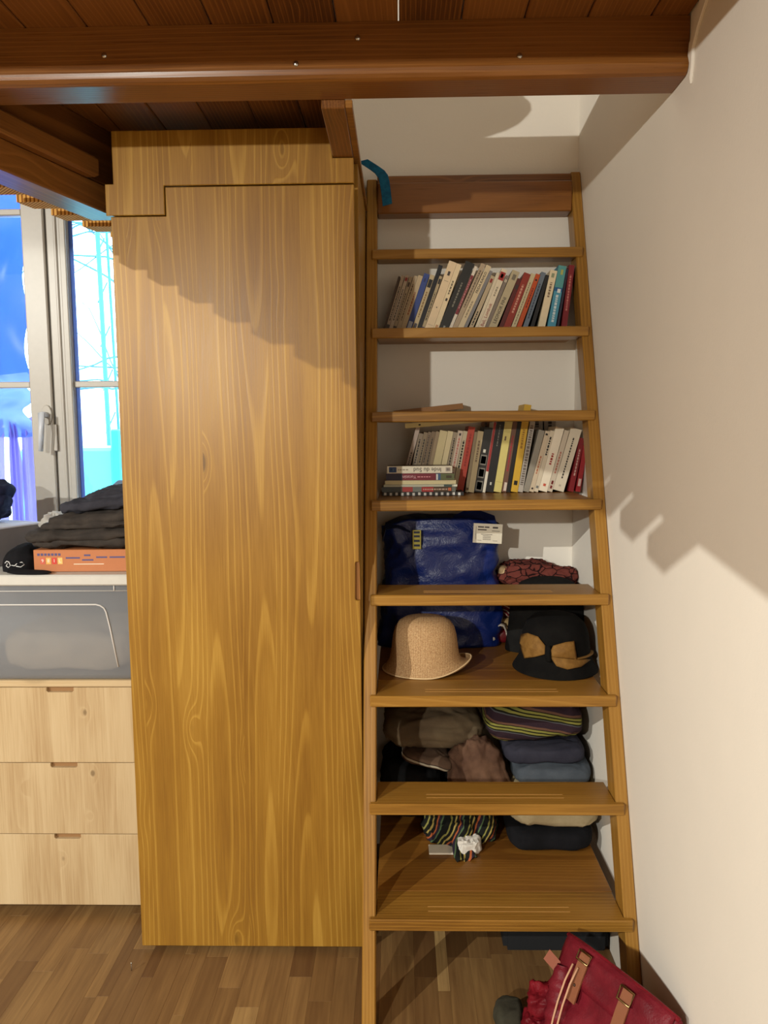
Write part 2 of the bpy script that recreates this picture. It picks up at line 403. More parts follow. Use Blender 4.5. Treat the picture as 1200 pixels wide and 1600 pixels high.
# joist along the stair opening and the lath on it
b = B(); box(b, -.157, -.108, 1.6455, 1.94, 2.042, 2.16, .0015); JO = obj('joist', b, M_BMY, LOFT)
b = B(); prism(b, [(1.6455, 2.043), (2.38, 2.043), (2.38, 2.058), (1.6455, 2.058)], 'yz', -.1075, -.093, .001); obj('lath', b, M_STY, LOFT)
# slanting beam on the window side
def slant(name, mat, off0, off1, z0, z1, ya, yb, bev=.003):
    fx = lambda y: -1.36+.3*y
    b = B(); prism(b, [(fx(ya)+off0, ya), (fx(ya)+off1, ya), (fx(yb)+off1, yb), (fx(yb)+off0, yb)], 'xy', z0, z1, bev); return obj(name, b, mat, LOFT)
slant('slanting_beam', M_SLNT, -.085, 0, 1.95, 2.018, -1.2, 2.10)
slant('slanting_rail', M_SLNT, .002, .036, 2.013, 2.062, -1.2, 1.955, .006)
slant('fascia_board', M_SLNT, -.06, .0, 2.019, 2.16, -1.2, 2.46)
for k in range(-3, 22):
    yc = 2.30-.12*k; fx = -1.36+.3*yc
    if yc > 2.42 or yc < -.9: continue
    b = B(); n_ = 6; xa, xb = fx-.232, fx-.0856
    pts = [(yc-.03, 1.980), (yc+.03, 1.980), (yc+.03, 2.0)]
    for g in range(n_):
        yg = yc+.03-(g+.5)*.06/n_; pts += [(yg+.0022, 2.0), (yg, 1.9955), (yg-.0022, 2.0)]
    pts.append((yc-.03, 2.0))
    prism(b, pts, 'yz', xa, xb, 0)
    for v in b.verts: v.co.x += .3*(v.co.y-yc)
    obj('slat', b, M_SLAT, LOFT)

# ================================================================== STAIRCASE
ST = thing('staircase', 'steep wooden loft stair with eight treads, open and used as shelves', 'stairs', (.23, 1.65, 0))
nose = lambda z: 1.6136+.3746*z
TR = [(i, nose(.24*i), .24*i) for i in range(1, 9)]
def stringer(x0, x1, ztop):
    f = .016; dpt = .074
    b = B(); prism(b, [(nose(0)+f, 0.0), (nose(0)+f+dpt, 0.0), (nose(ztop)+f+dpt, ztop), (nose(ztop)+f, ztop)], 'yz', x0, x1, .003)
    return obj('stringer', b, M_STZ, ST)
stringer(-.0965, -.0645, 2.15); stringer(.522, .5528, 2.165)
depths = {1: .118, 2: .125, 3: .13, 4: .142, 5: .13, 6: .13, 7: .088, 8: .072}
for i, y, z in TR:
    d = depths[i]
    b = B()
    pts = [(-.080, y+.003), (-.077, y), (.5375, y), (.5405, y+.003), (.5405, y+.0155), (.5215, y+.0155), (.5215, y+d), (-.064, y+d), (-.064, y+.0155), (-.080, y+.0155)]
    prism(b, pts, 'xy', z-.0285, z, .0025)
    t = obj('tread', b, M_STX, ST)
    if i <= 4:
        b = B()
        for gy in (.034, .052): box(b, .06, .40, y+gy, y+gy+.0014, z-.001, z+.0006, .0003)
        obj('groove_edge', b, plain(190, 142, 82, .35), t, label='pale edge of an anti-slip groove')  # thin pale strips along the groove lines
    if i % 2:
        part('shelf_board', M_STY, ST, (-.064, .5215, y+d+.0006, YW-.001, z-.020, z-.0006), bev=.001)
part('top_rail', M_BMX, ST, (-.064, .5215, 2.405, 2.468, 2.041, 2.131), bev=.003)
part('landing_edge', M_BMX, ST, (-.064, .5215, 2.425, 2.470, 2.1315, 2.157), bev=.002)

# ================================================================== WARDROBE
WD = thing('wardrobe', 'tall honey pine wardrobe with one plain door left of the stair', 'wardrobe', (-.4, 2.2, 0))
b = B()
hand = [(-.1055, 1.057), (-.1135, 1.057), (-.1155, 1.054), (-.1165, .962), (-.1145, .958), (-.1045, .958)]
pts = [(-.701, .016), (-.101, .016)] + [(-.1035, .9579)] + hand[::-1][1:-1] + [(-.1055, 1.057), (-.1075, 1.9785), (-.5655, 1.9785), (-.5655, 1.9105), (-.701, 1.9105)]
prism(b, pts, 'xz', 1.923, 1.942, .0015)
DOOR = obj('door', b, M_WARD, WD)
b = B(); prism(b, [(-.118, .95), (-.1035, .95), (-.1055, 1.065), (-.118, 1.065)], 'xz', 1.9345, 1.9415, .0005); obj('finger_pull', b, plain(150, 98, 42, .45), DOOR)
b = B(); prism(b, [(-.692, 2.111), (-.692, 1.9875), (-.7125, 1.9875), (-.7125, 1.9135), (-.5685, 1.9135), (-.5685, 1.982), (-.1075, 1.982), (-.1075, 2.0405), (-.158, 2.0405), (-.158, 2.111)], 'xz', 1.923, 1.942, .0015)
obj('top_panel', b, M_WARD, WD)
part('side_panel', M_WARD, WD, (-.1225, -.0995, 1.965, 2.468, .05, 2.04), bev=.001)
part('side_panel', M_WARD, WD, (-.70, -.68, 1.9425, 2.468, .05, 1.945), bev=.001)
part('back_panel', M_WARD, WD, (-.6795, -.123, 2.45, 2.468, .05, 1.945), bev=.001)
part('bottom_panel', M_WARD, WD, (-.6795, -.123, 1.965, 2.4495, .05, .07), bev=.001)
part('hanging_rail', M_METAL, WD, (-.6795, -.123, 2.2, 2.225, 1.8, 1.825), bev=.004)
for wx in (-.655, -.145):
    for wy in (1.965, 2.40):
        b = B(); tube(b, [(wx-.012, wy, .0235), (wx+.012, wy, .0235)], .0235, 14); box(b, wx-.016, wx+.016, wy-.012, wy+.012, .036, .0495, .001)
        obj('caster', b, M_BLACK, WD)

# ================================================================== CHEST OF DRAWERS
CX0, CX1, CY = -1.40, -.712, 2.078
CH = thing('chest_of_drawers', 'pale unvarnished spruce chest of three drawers left of the wardrobe', 'drawers', (-1.056, 2.27, 0))
part('carcass', M_PALE, CH, (CX0, CX0+.018, CY+.02, 2.47, .03, .678), (CX1-.018, CX1, CY+.02, 2.47, .03, .678), (CX0+.018, CX1-.018, 2.455, 2.47, .03, .678), (CX0+.018, CX1-.018, CY+.02, 2.455, .03, .048), bev=.001)
part('top', M_PALEX, CH, (CX0, CX1, CY, 2.472, .6795, .6985), bev=.002)
part('plinth', plain(70, 50, 34), CH, (CX0+.02, CX1-.02, CY+.05, 2.44, 0, .0295), bev=.001)
for z0, z1 in ((.4595, .678), (.247, .4575), (.031, .245)):
    b = B()
    n0, n1, nd = -.997, -.921, .0135
    prism(b, [(CX0+.001, z0), (CX1-.001, z0), (CX1-.001, z1), (n1, z1), (n1, z1-nd+.004), (n1-.004, z1-nd), (n0+.004, z1-nd), (n0, z1-nd+.004), (n0, z1), (CX0+.001, z1)], 'xz', CY, CY+.0185, .0012)
    d = obj('drawer', b, M_PALE, CH)
    part('finger_slot', plain(150, 112, 72, .6), d, (n0-.004, n1+.004, CY+.012, CY+.0184, z1-.018, z1-.0005), bev=0)
    part('drawer_box', M_PALEX, d, (CX0+.03, CX1-.03, CY+.019, 2.44, z0+.02, z1-.03), bev=.001)

# ================================================================== PLASTIC BOX ON THE CHEST
PB = thing('storage_box', 'large frosted plastic storage box with lid on the spruce chest', 'box', (-1.056, 2.27, .6985))
PX0, PX1, PY0, PY1 = -1.385, -.728, 2.084, 2.462
def rrect(x0, x1, y0, y1, r, n=5):
    out = []
    for cx, cy, a0 in ((x1-r, y1-r, 0), (x0+r, y1-r, 90), (x0+r, y0+r, 180), (x1-r, y0+r, 270)):
        out += [(cx+r*math.cos(math.radians(a0+90*k/n)), cy+r*math.sin(math.radians(a0+90*k/n))) for k in range(n+1)]
    return out
b = B(); O = rrect(PX0, PX1, PY0, PY1, .03); I = rrect(PX0+.003, PX1-.003, PY0+.003, PY1-.003, .027); nn = len(O)
def ring(P, z, s): return [b.verts.new(((x-(PX0+PX1)/2)*s+(PX0+PX1)/2, (y-(PY0+PY1)/2)*s+(PY0+PY1)/2, z)) for x, y in P]
R = [ring(O, .699, .965), ring(O, .705, .975), ring(O, .968, 1.0), ring(I, .968, 1.0), ring(I, .708, .972)]
for A, C in zip(R, R[1:]):
    for k in range(nn): b.faces.new((A[k], A[(k+1) % nn], C[(k+1) % nn], C[k]))
b.faces.new(R[0][::-1]); b.faces.new(R[-1])
obj('tub', b, M_FROST, PB, True)
b = B()
path = [(-1.36, 2.0825, .914), (-.848, 2.0825, .914), (-.836, 2.0825, .911), (-.826, 2.083, .904), (-.8205, 2.083, .893), (-.812, 2.084, .85), (-.7945, 2.087, .735)]
tube(b, path, .0022, 6)
tube(b, [(-1.36, 2.0825, .9525), (-.735, 2.0825, .9525)], .0012, 6); tube(b, [(-.795, 2.0825, .953), (-.795, 2.0825, .967)], .0018, 6)
obj('moulded_rib', b, plain(214, 212, 210, .4), PB, True)
b = B(); prism(b, rrect(PX0-.012, PX1+.010, PY0-.010, PY1+.008, .03), 'xy', .9685, .999, .004); obj('lid', b, M_LID, PB)
b = B(); superell(b, (-.96, 2.26, .765), (.19, .14, .055), .4, .4, amp=.012, seed=3, zmin=.7085); tag(obj('folded_blanket', b, cloth('pale_blanket', lin(206, 190, 166), lin(184, 170, 150)), None, True), 'pale cloth folded inside the frosted plastic box', 'blanket')

# ================================================================== BOOKS
def book(label, t, h, d, col, cat='book', group=None, glossy=.5, spots=(), texts=(), bands=(), dashes=None, name='book'):
    """local frame: x thickness (-t..0), y depth (spine at 0), z height (0..h)"""
    r = bpy.data.objects.new(name, None); r.empty_display_size = .03; COL.objects.link(r)
    r['label'] = label; r['category'] = cat; BASE[r.name] = (0, 0, 0)
    if group: r['group'] = group
    c = min(.0014, t*.16); b = B()
    box(b, -t, 0, 0, c, 0, h, 0); box(b, -t, -t+c, c, d, 0, h, 0); box(b, -c, 0, c, d, 0, h, 0)
    bmesh.ops.remove_doubles(b, verts=b.verts, dist=1e-6)
    obj('cover', b, plain(*col, glossy), r)
    b = B(); box(b, -t+c, -c, c, d-.003, .002, h-.002, 0); obj('pages', b, plain(214, 200, 172, .9), r)
    for z0, z1, cc in bands:                       # coloured fields on the spine
        b = B(); box(b, -t+.0003, -.0003, -.0004, 0, z0*h, z1*h, 0); obj('spine_band', b, plain(*cc, glossy), r)
    for x0, x1, z0, z1, cc in spots:               # emblems on the spine
        b = B(); box(b, -t+x0*t, -t+x1*t, -.0007, 0, z0*h, z1*h, 0); obj('emblem', b, plain(*cc, .5), r)
    if dashes:                                     # small illegible title line
        z0, z1, cc, wf = dashes; b = B(); g = random.Random(int(t*1e5)+int(h*1e4)); z = z0*h
        while z < z1*h:
            l = g.uniform(.003, .009); box(b, -t*(.5+wf/2), -t*(.5-wf/2), -.0006, 0, z, min(z+l, z1*h), 0); z += l+.0022
        obj('title_line', b, plain(*cc, .6), r)
    for s, size, zc, cc, dr in texts:
        lettering(s, size, plain(*cc, .5), r, (-t/2, -.0008, zc*h), (math.pi/2, -math.pi/2*dr, 0))
    return r
def right_bound(t, h, th, z):          # right silhouette of a leaning book, relative to its foot
    zc = h*math.cos(th); zt = zc+t*math.sin(th)
    if z <= zc: return z*math.tan(th)
    if z <= zt: return h*math.sin(th)-(z-zc)/math.tan(max(th, 1e-3))
    return None
def left_bound(t, h, th, z):
    zb = t*math.sin(th); zt = zb+h*math.cos(th)
    if z < zb: return -z/math.tan(max(th, 1e-3))
    if z <= zt: return -t/math.cos(th)+z*math.tan(th)
    return None
def row(books, xr, y, z, scale=1.0):
    prev = None
    for bk in reversed(books):
        t, h, th = bk[1]*scale, bk[2], math.radians(bk[3])
        if prev is None: x = xr
        else:
            px, pt, ph, pth = prev; x = 9
            for k in range(241):
                zz = .001*k; L = left_bound(pt, ph, pth, zz); Rr = right_bound(t, h, th, zz)
                if L is not None and Rr is not None: x = min(x, px+L-Rr)
            x -= .0006
        kw = dict(bk[5]) if len(bk) > 5 else {}
        dy = kw.pop('dy', 0); d = kw.pop('d', .115)
        r = book(bk[0], t, h, d, bk[4], **kw)
        r.location = (x, y+dy, z+.0002); r.rotation_euler = (0, th, 0)
        prev = (x, t, h, th)
    return x
DK, MR, RD, WH = (45, 40, 36), (96, 30, 28), (150, 40, 36), (226, 220, 206)
G7 = 'paperbacks leaning on the upper book shelf'
D_ = lambda a, b_, c=DK, w_=.3: dict(dashes=(a, b_, c, w_), group=G7)
U7 = [
 ('dark brown slim book leftmost on the upper book shelf', .0065, .168, 17, (70, 52, 40), dict(group=G7)),
 ('taupe paperback with dark foot, second from left on upper shelf', .0095, .170, 17.5, (166, 148, 128), dict(bands=((0, .13, (64, 58, 56)),), **D_(.2, .8))),
 ('greyish paperback with round red emblem, near left end of upper shelf', .0100, .171, 18, (176, 160, 142), dict(spots=((.15, .85, .9, .96, (130, 40, 40)),), **D_(.2, .75))),
 ('drab paperback with small dark emblem and dark foot on upper shelf', .0095, .167, 18.5, (160, 142, 116), dict(spots=((.2, .8, .82, .9, (50, 34, 30)), (0, 1, 0, .1, (60, 54, 60))), **D_(.2, .7))),
 ('plain beige paperback with brownish title left of a wider one', .0115, .170, 19, (172, 154, 126), D_(.2, .85, (90, 70, 50))),
 ('beige paperback touching the blue book on its left side', .0140, .170, 19, (182, 162, 130), D_(.3, .7, (150, 90, 60))),
 ('royal blue paperback with pale letters at its foot', .0165, .175, 19, (48, 68, 132), dict(spots=((.15, .85, .02, .17, (170, 178, 196)), (.35, .6, .86, .92, (30, 40, 90))), group=G7)),
 ('cream paperback with black square emblem right of the blue book', .0135, .172, 19.5, (190, 172, 136), dict(spots=((.1, .9, .78, .92, (24, 22, 22)), (.2, .8, .03, .14, (80, 76, 84))), **D_(.25, .7, (140, 110, 60)))),
 ('thin tall black book sticking up among short paperbacks', .0120, .202, 19.5, (22, 22, 28), dict(group=G7)),
 ('slim beige paperback with dark emblem left of wide cream book', .0085, .169, 19.5, (176, 158, 124), dict(spots=((.2, .9, .86, .95, (40, 36, 36)), (0, 1, 0, .08, (60, 50, 90))), **D_(.2, .7))),
 ('wide tall cream book, widest light spine on upper shelf', .0235, .211, 20.5, (228, 204, 168), dict(spots=((.35, .65, .80, .86, (70, 60, 56)), (.45, .58, .33, .345, (70, 60, 56)), (.2, .8, .08, .084, (160, 140, 120)), (.2, .8, .72, .724, (120, 100, 80))), group=G7)),
 ('tall cream book directly left of the thick black book', .0145, .205, 20.5, (232, 212, 174), dict(spots=((.3, .7, .45, .49, (60, 50, 46)), (.25, .75, .03, .09, (196, 150, 110))), **D_(.55, .75, (120, 110, 90)))),
 ('thick black book in the left half of the upper shelf', .0275, .210, 22.5, (38, 37, 35), dict(spots=((.4, .6, .02, .06, (150, 150, 140)),), dashes=(.34, .7, (128, 124, 112), .16), group=G7)),
 ('narrow book with white ends and crimson middle band', .0085, .202, 23, (222, 212, 196), dict(bands=((.26, .86, (128, 44, 52)),), **D_(.35, .8, (200, 150, 150)))),
 ('tall taupe book right of the crimson banded book', .0135, .211, 24.5, (178, 158, 132), D_(.35, .9, (110, 96, 80))),
 ('tall cream book with bold black lettering near its top', .0155, .205, 25, (212, 194, 160), dict(texts=(('FRIDA KAHLO', .0105, .74, (28, 24, 22), 1),), dashes=(.2, .45, (150, 136, 110), .25), group=G7)),
 ('slim slate grey book in the middle of the upper shelf', .0090, .190, 25, (130, 128, 130), dict(group=G7)),
 ('beige paperback with small round red emblem at its top', .0120, .171, 23.5, (186, 168, 138), dict(spots=((.25, .8, .88, .95, (140, 36, 40)),), **D_(.1, .35))),
 ('slim white book between beige paperback and red emblem guide', .0085, .180, 22, (218, 206, 180), dict(group=G7)),
 ('white travel guide lettered Bali, Lombok with red emblem', .0175, .189, 22, (224, 210, 184), dict(spots=((.05, .95, .82, .95, (160, 44, 42)), (.3, .7, .86, .92, (226, 206, 190))), texts=(('Bali, Lombok', .0135, .25, (150, 60, 44), 1),), dashes=(.56, .72, (150, 140, 120), .25), group=G7)),
 ('slim dark taupe book right of the Bali guide', .0095, .171, 22.5, (130, 118, 108), dict(spots=((.1, .9, .88, .93, (190, 180, 160)),), group=G7)),
 ('wide drab book lettered LEONOR FINI in dark capitals', .0225, .183, 23, (184, 170, 138), dict(spots=((.3, .75, .85, .94, (120, 112, 96)),), texts=(('LEONOR FINI', .0135, .33, (62, 56, 50), 1),), group=G7)),
 ('dark maroon short book right of the LEONOR FINI book', .0120, .159, 21, (88, 32, 30), dict(spots=((.2, .8, .8, .88, (60, 50, 48)),), group=G7)),
 ('brick red paperback with pale title, right half of upper shelf', .0195, .174, 21, (142, 50, 38), D_(.3, .8, (206, 150, 130))),
 ('ivory paperback between brick red and orange books', .0130, .173, 20.5, (196, 182, 146), D_(.1, .85, (120, 110, 88), .2)),
 ('orange red paperback on the upper shelf', .0130, .171, 20, (186, 78, 34), dict(spots=((.3, .7, .88, .91, (40, 30, 26)),), **D_(.4, .75, (120, 40, 30)))),
 ('steel blue grey paperback on the upper shelf', .0135, .175, 18.5, (104, 116, 130), D_(.2, .8, (60, 68, 84))),
 ('black paperback between steel blue and ivory books', .0105, .165, 16, (30, 30, 32), dict(group=G7)),
 ('ivory paperback left of the turquoise book on upper shelf', .0205, .175, 12, (224, 208, 174), dict(spots=((.3, .7, .88, .95, (140, 150, 120)),), **D_(.55, .8, (130, 110, 90)))),
 ('turquoise blue book near the right end of upper shelf', .0235, .187, 9.8, (74, 146, 172), dict(bands=((.66, .999, (84, 150, 150)), (.6, .66, (30, 90, 140))), spots=((.4, .8, .58, .64, (220, 226, 224)), (.4, .7, .86, .94, (170, 170, 90))), **D_(.12, .55, (200, 214, 216)))),
 ('thin dark blue book left of the dark red one at right end', .0065, .178, 8.8, (40, 36, 54), dict(group=G7)),
 ('dark red book rightmost on the upper book shelf', .0160, .188, 6.5, (120, 26, 34), D_(.3, .85, (190, 120, 110))),
]
row(U7, .4955, 2.335, 1.68, 1.0)
G5 = 'books leaning on the middle book shelf'
E_ = lambda a, b_, c=DK, w_=.3: dict(dashes=(a, b_, c, w_), group=G5)
U5 = [
 ('tall greyish mauve book leaning at far left of middle shelf', .0125, .213, 15, (178, 160, 148), E_(.3, .6)),
 ('grey beige paperback second from left, behind the lying stack', .0135, .182, 12.5, (140, 124, 104), E_(.5, .9)),
 ('drab paperback third from left, behind the lying stack', .0120, .185, 12.5, (136, 118, 92), E_(.5, .9)),
 ('brown grey slim paperback fourth from left, behind the stack', .0095, .186, 12, (128, 108, 86), E_(.5, .95)),
 ('taupe paperback fifth from left, behind the lying stack', .0120, .187, 12, (126, 106, 82), E_(.4, .9)),
 ('brown beige paperback sixth from left, beside shiny cream book', .0105, .187, 12, (150, 130, 102), dict(group=G5)),
 ('wide shiny cream book with plastic sheen behind the stack', .0230, .188, 12, (206, 192, 150), dict(glossy=.12, group=G5)),
 ('narrower shiny ivory book right of the wide shiny one', .0160, .187, 11.5, (214, 200, 160), dict(glossy=.14, group=G5)),
 ('grey paperback with dark title right of shiny ivory book', .0125, .184, 11, (158, 144, 122), E_(.4, .9)),
 ('white paperback with pink title behind the stack', .0150, .188, 11, (206, 190, 172), dict(spots=((.3, .7, .92, .96, (60, 50, 50)),), **E_(.4, .9, (190, 120, 110)))),
 ('ivory paperback with black title beside the coral red book', .0125, .187, 10.5, (198, 186, 158), E_(.4, .85, (36, 32, 30), .4)),
 ('coral red book on the middle shelf', .0195, .199, 10.5, (186, 70, 54), E_(.4, .9, (150, 50, 44))),
 ('thin drab book right of the coral red book', .0090, .184, 9, (140, 124, 98), dict(group=G5)),
 ('beige book with fine title left of the black emblem book', .0170, .185, 9, (178, 160, 124), E_(.5, .85, (120, 100, 80))),
 ('black book with three framed silver emblems on its spine', .0245, .196, 9, (34, 32, 31), dict(spots=tuple((.12, .88, a, a+.155, (120, 116, 108)) for a in (.02, .22, .42)) + tuple((.2, .8, a+.02, a+.135, (44, 40, 38)) for a in (.02, .22, .42)) + tuple((.36, .64, a+.055, a+.10, (120, 116, 106)) for a in (.02, .22, .42)) + ((.3, .6, .61, .66, (200, 196, 184)),), group=G5)),
 ('thin book with crimson upper and white lower spine', .0080, .213, 9, (214, 206, 190), dict(bands=((.3, .999, (148, 42, 40)),), group=G5)),
 ('tall black book left of the pale yellow one', .0235, .214, 9, (28, 27, 28), dict(spots=((.4, .6, .1, .14, (190, 190, 180)),), **E_(.65, .95, (110, 106, 100), .15))),
 ('wide pale yellow book on the middle shelf', .0225, .216, 9, (206, 192, 118), dict(spots=((.3, .5, .72, .78, (100, 80, 60)), (.1, .9, .84, .843, (120, 100, 60)), (.1, .9, .86, .863, (120, 100, 60)), (.1, .9, .14, .143, (150, 130, 80))), group=G5)),
 ('brown book with red title and pale foot between yellow books', .0135, .213, 8.7, (110, 76, 60), dict(spots=((.3, .9, .02, .14, (206, 190, 176)),), **E_(.3, .8, (160, 40, 50)))),
 ('slim black book left of the bright yellow one', .0115, .214, 8.7, (26, 25, 24), dict(group=G5)),
 ('tallest bright yellow book rising behind the shelf above', .0205, .263, 8.5, (206, 164, 52), dict(spots=((.25, .75, .08, .13, (24, 22, 22)),), **E_(.5, .72, (150, 110, 40)))),
 ('grey white book with mottled spine right of bright yellow book', .0145, .214, 9.5, (180, 172, 162), E_(.1, .95, (110, 100, 92), .6)),
 ('silvery book in a clear plastic jacket, tilted on middle shelf', .0175, .189, 14, (148, 142, 130), dict(glossy=.1, group=G5)),
 ('pinkish beige paperback right of the silvery jacketed book', .0135, .187, 14.5, (206, 188, 162), dict(spots=((.2, .7, .93, .96, (40, 36, 36)), (.3, .7, .04, .07, (60, 50, 46))), **E_(.3, .6, (180, 110, 80)))),
 ('slim cream paperback with bold dark title near its top', .0120, .188, 14.5, (214, 200, 176), dict(spots=((.2, .8, .06, .10, (120, 120, 116)),), **E_(.6, .9, (40, 34, 32), .4))),
 ('thick bright white book with small red triangle at foot', .0255, .196, 14.5, (238, 226, 204), dict(spots=((.35, .65, .08, .12, (200, 90, 70)),), **E_(.42, .6, (160, 50, 40), .25))),
 ('pale book with two red emblems near its foot', .0145, .189, 15, (204, 190, 170), dict(spots=((.3, .7, .12, .18, (110, 30, 30)), (.3, .7, .05, .10, (120, 36, 34))), **E_(.3, .65, (180, 110, 90)))),
 ('thickest white book near right end of middle shelf', .0325, .192, 15.5, (218, 206, 184), dict(spots=((.4, .6, .07, .10, (180, 170, 150)),), dashes=(.2, .85, (50, 44, 42), .12), group=G5)),
 ('maroon book second from right on middle shelf', .0150, .163, 11, (120, 24, 30), E_(.3, .8, (190, 150, 140))),
 ('short crimson book rightmost on the middle shelf', .0135, .140, 8.5, (150, 30, 36), dict(spots=((.2, .8, .12, .28, (214, 180, 170)),), group=G5)),
]
row(U5, .5405, 2.318, 1.20, 1.0)
# slim books standing at the back, behind the white ones
for k, (x, c, l, hh) in enumerate(((.262, (120, 84, 56), 'ochre brown slim book at the back of middle shelf behind silvery book', .222), (.290, (40, 42, 44), 'black slim book at the back of middle shelf left of the grey ones', .224), (.345, (150, 144, 138), 'leftmost of the four grey books at the back of the middle shelf', .222), (.386, (142, 136, 130), 'second of the four grey books at the back of the middle shelf', .221), (.428, (152, 146, 140), 'third of the four grey books at the back of the middle shelf', .222), (.468, (146, 140, 134), 'rightmost of the four grey books at the back of the middle shelf', .223))):
    r = book(l, .036 if k > 1 else .024, hh, .034, c, group='books at the back of the middle shelf', dashes=(.88, .96, DK, .3)); r.location = (x+.02, 2.4365, 1.2002)
# lying stack, spines to the front, titles upside down
FL90 = math.pi/2
def lying(label, x0, y, z, t, L, d, col, rz=0, **kw):
    r = book(label, t, L, d, col, **kw); r.rotation_euler = (0, FL90, rz); r.location = (x0, y, z); return r
GS = 'travel guides stacked flat on the middle shelf'
z = 1.2004; ys = 2.222
lying('zebra patterned magazine lowest in the lying stack', -.052, ys-.004, z, .010, .235, .085, (40, 38, 38), 0, group=GS, spots=tuple((.05+.1*(k % 2), .85+.1*(k % 2), .02+.07*k, .05+.07*k, (206, 204, 198)) for k in range(14))); z += .0106
lying('colourful guidebook with red and grey patches above the zebra magazine', -.054, ys, z, .0145, .214, .082, (120, 124, 118), .01, group=GS, bands=((.28, .42, (170, 60, 56)), (.54, .70, (176, 48, 48)), (.70, .95, (84, 62, 40)), (0, .26, (84, 90, 92))), spots=((.2, .8, .9, .94, (214, 110, 70)),), dashes=(.56, .9, (210, 180, 160), .25)); z += .0151
lying('thin pale book with teal corner, between guidebook and cream book', -.048, ys-.002, z, .006, .212, .082, (196, 196, 176), -.01, group=GS, bands=((.82, .93, (60, 84, 84)),)); z += .0066
lying('plain cream book in the lying stack under the maroon guide', -.044, ys+.002, z, .0115, .205, .080, (222, 210, 166), .008, group=GS); z += .0121
lying('maroon and navy guide lettered Yucatán in the lying stack', -.041, ys, z, .0195, .197, .080, (120, 30, 48), -.012, group=GS, bands=((0, .24, (52, 48, 70)), (.80, .999, (96, 104, 66)), (.73, .80, (60, 90, 130))), spots=((.1, .95, .735, .76, (220, 220, 214)), (.3, .7, .88, .96, (70, 60, 40))), texts=(('Yucatán', .0125, .34, (232, 190, 196), -1),), dashes=(.46, .66, (220, 150, 160), .15)); z += .0202
r = lying('white guide lettered Inde du Sud on top of the lying stack', -.038, ys, z, .0205, .188, .080, (232, 226, 206), .014, group=GS, spots=((.12, .88, .03, .145, (36, 62, 110)), (.4, .7, .06, .10, (150, 190, 220)), (.2, .8, .90, .975, (180, 170, 160)), (.32, .68, .915, .96, (226, 220, 206))), texts=(('Inde du Sud', .0170, .62, (70, 62, 60), -1),), dashes=(.17, .33, (170, 160, 140), .2)); z += .0208
b = B(); box(b, -.0212, -.0206, .0015, .079, .002, .186, 0); obj('cover_photo', b, cloth('dark_cover_photo', lin(58, 46, 30), lin(104, 84, 52), 40, .3, 90), r)
r = book('flat cream magazine lying across the tops of the books', .014, .235, .10, (226, 208, 146), dashes=(.17, .20, DK, .3)); r.rotation_euler = (0, FL90-.075, 0); r.location = (.016, 2.302, 1.3945)
r = book('brown edged flat book lying on the cream magazine above the row', .017, .215, .06, (150, 104, 58), glossy=.5); r.rotation_euler = (0, FL90-.10, .05); r.location = (-.018, 2.385, 1.4325)

# ================================================================== THINGS ON THE LOW SHELVES
# straw hat
def straw_mat():
    n = N('woven_straw'); P = n.obj(); x, y, z = n.sep(P)
    a = n.math('SINE', n.math('MULTIPLY', n.math('ADD', n.math('MULTIPLY', n.math('ADD', x, y), .75), z), 900))
    c = n.math('SINE', n.math('MULTIPLY', n.math('SUBTRACT', n.math('MULTIPLY', n.math('SUBTRACT', x, y), .75), z), 900))
    h = n.math('MULTIPLY', a, c); f = n.noise(P, 350, 3)
    col = n.ramp(n.math('MULTIPLY_ADD', h, .25, f), [(.2, lin(136, 98, 62)), (.5, lin(188, 150, 106)), (.85, lin(216, 184, 140))])
    n.bump(h, .5, .0012); return n.fin(col, .6, 0, .3)
HAT = thing('straw_hat', 'natural straw cloche hat on the fourth shelf from the floor, left', 'hat', (.066, 2.115, .7202))
HAT['label'] = 'natural straw cloche hat in front of the blue bag'
prof = [(0, .152), (.03, .1515), (.055, .147), (.072, .137), (.083, .12), (.089, .098), (.0925, .07), (.096, .045), (.101, .026), (.109, .014), (.117, .004), (.1185, .001), (.116, .0015)]
def hatfx(p, th, a):
    k = max(0, (a-.62)/.38); e = max(0, math.cos(th))**2
    p.x *= 1+.10*k*e; p.z += .034*k*e
    p.x *= 1.0; p.y *= .86
    return p
b = B(); lathe(b, prof, (.066, 2.115, .7202), 56, hatfx); obj('crown_and_brim', b, straw_mat(), HAT, True)
b = B(); pts = []
for k in range(49):
    th = 2*math.pi*k/48; p = hatfx(Vector((math.cos(th)*.1185, math.sin(th)*.1185, .0022)), th, 1.0); pts.append(p+Vector((.066, 2.115, .7202)))
tube(b, pts, .0022, 6, cap=False); obj('brim_edge', b, plain(226, 196, 150, .5), HAT, True)

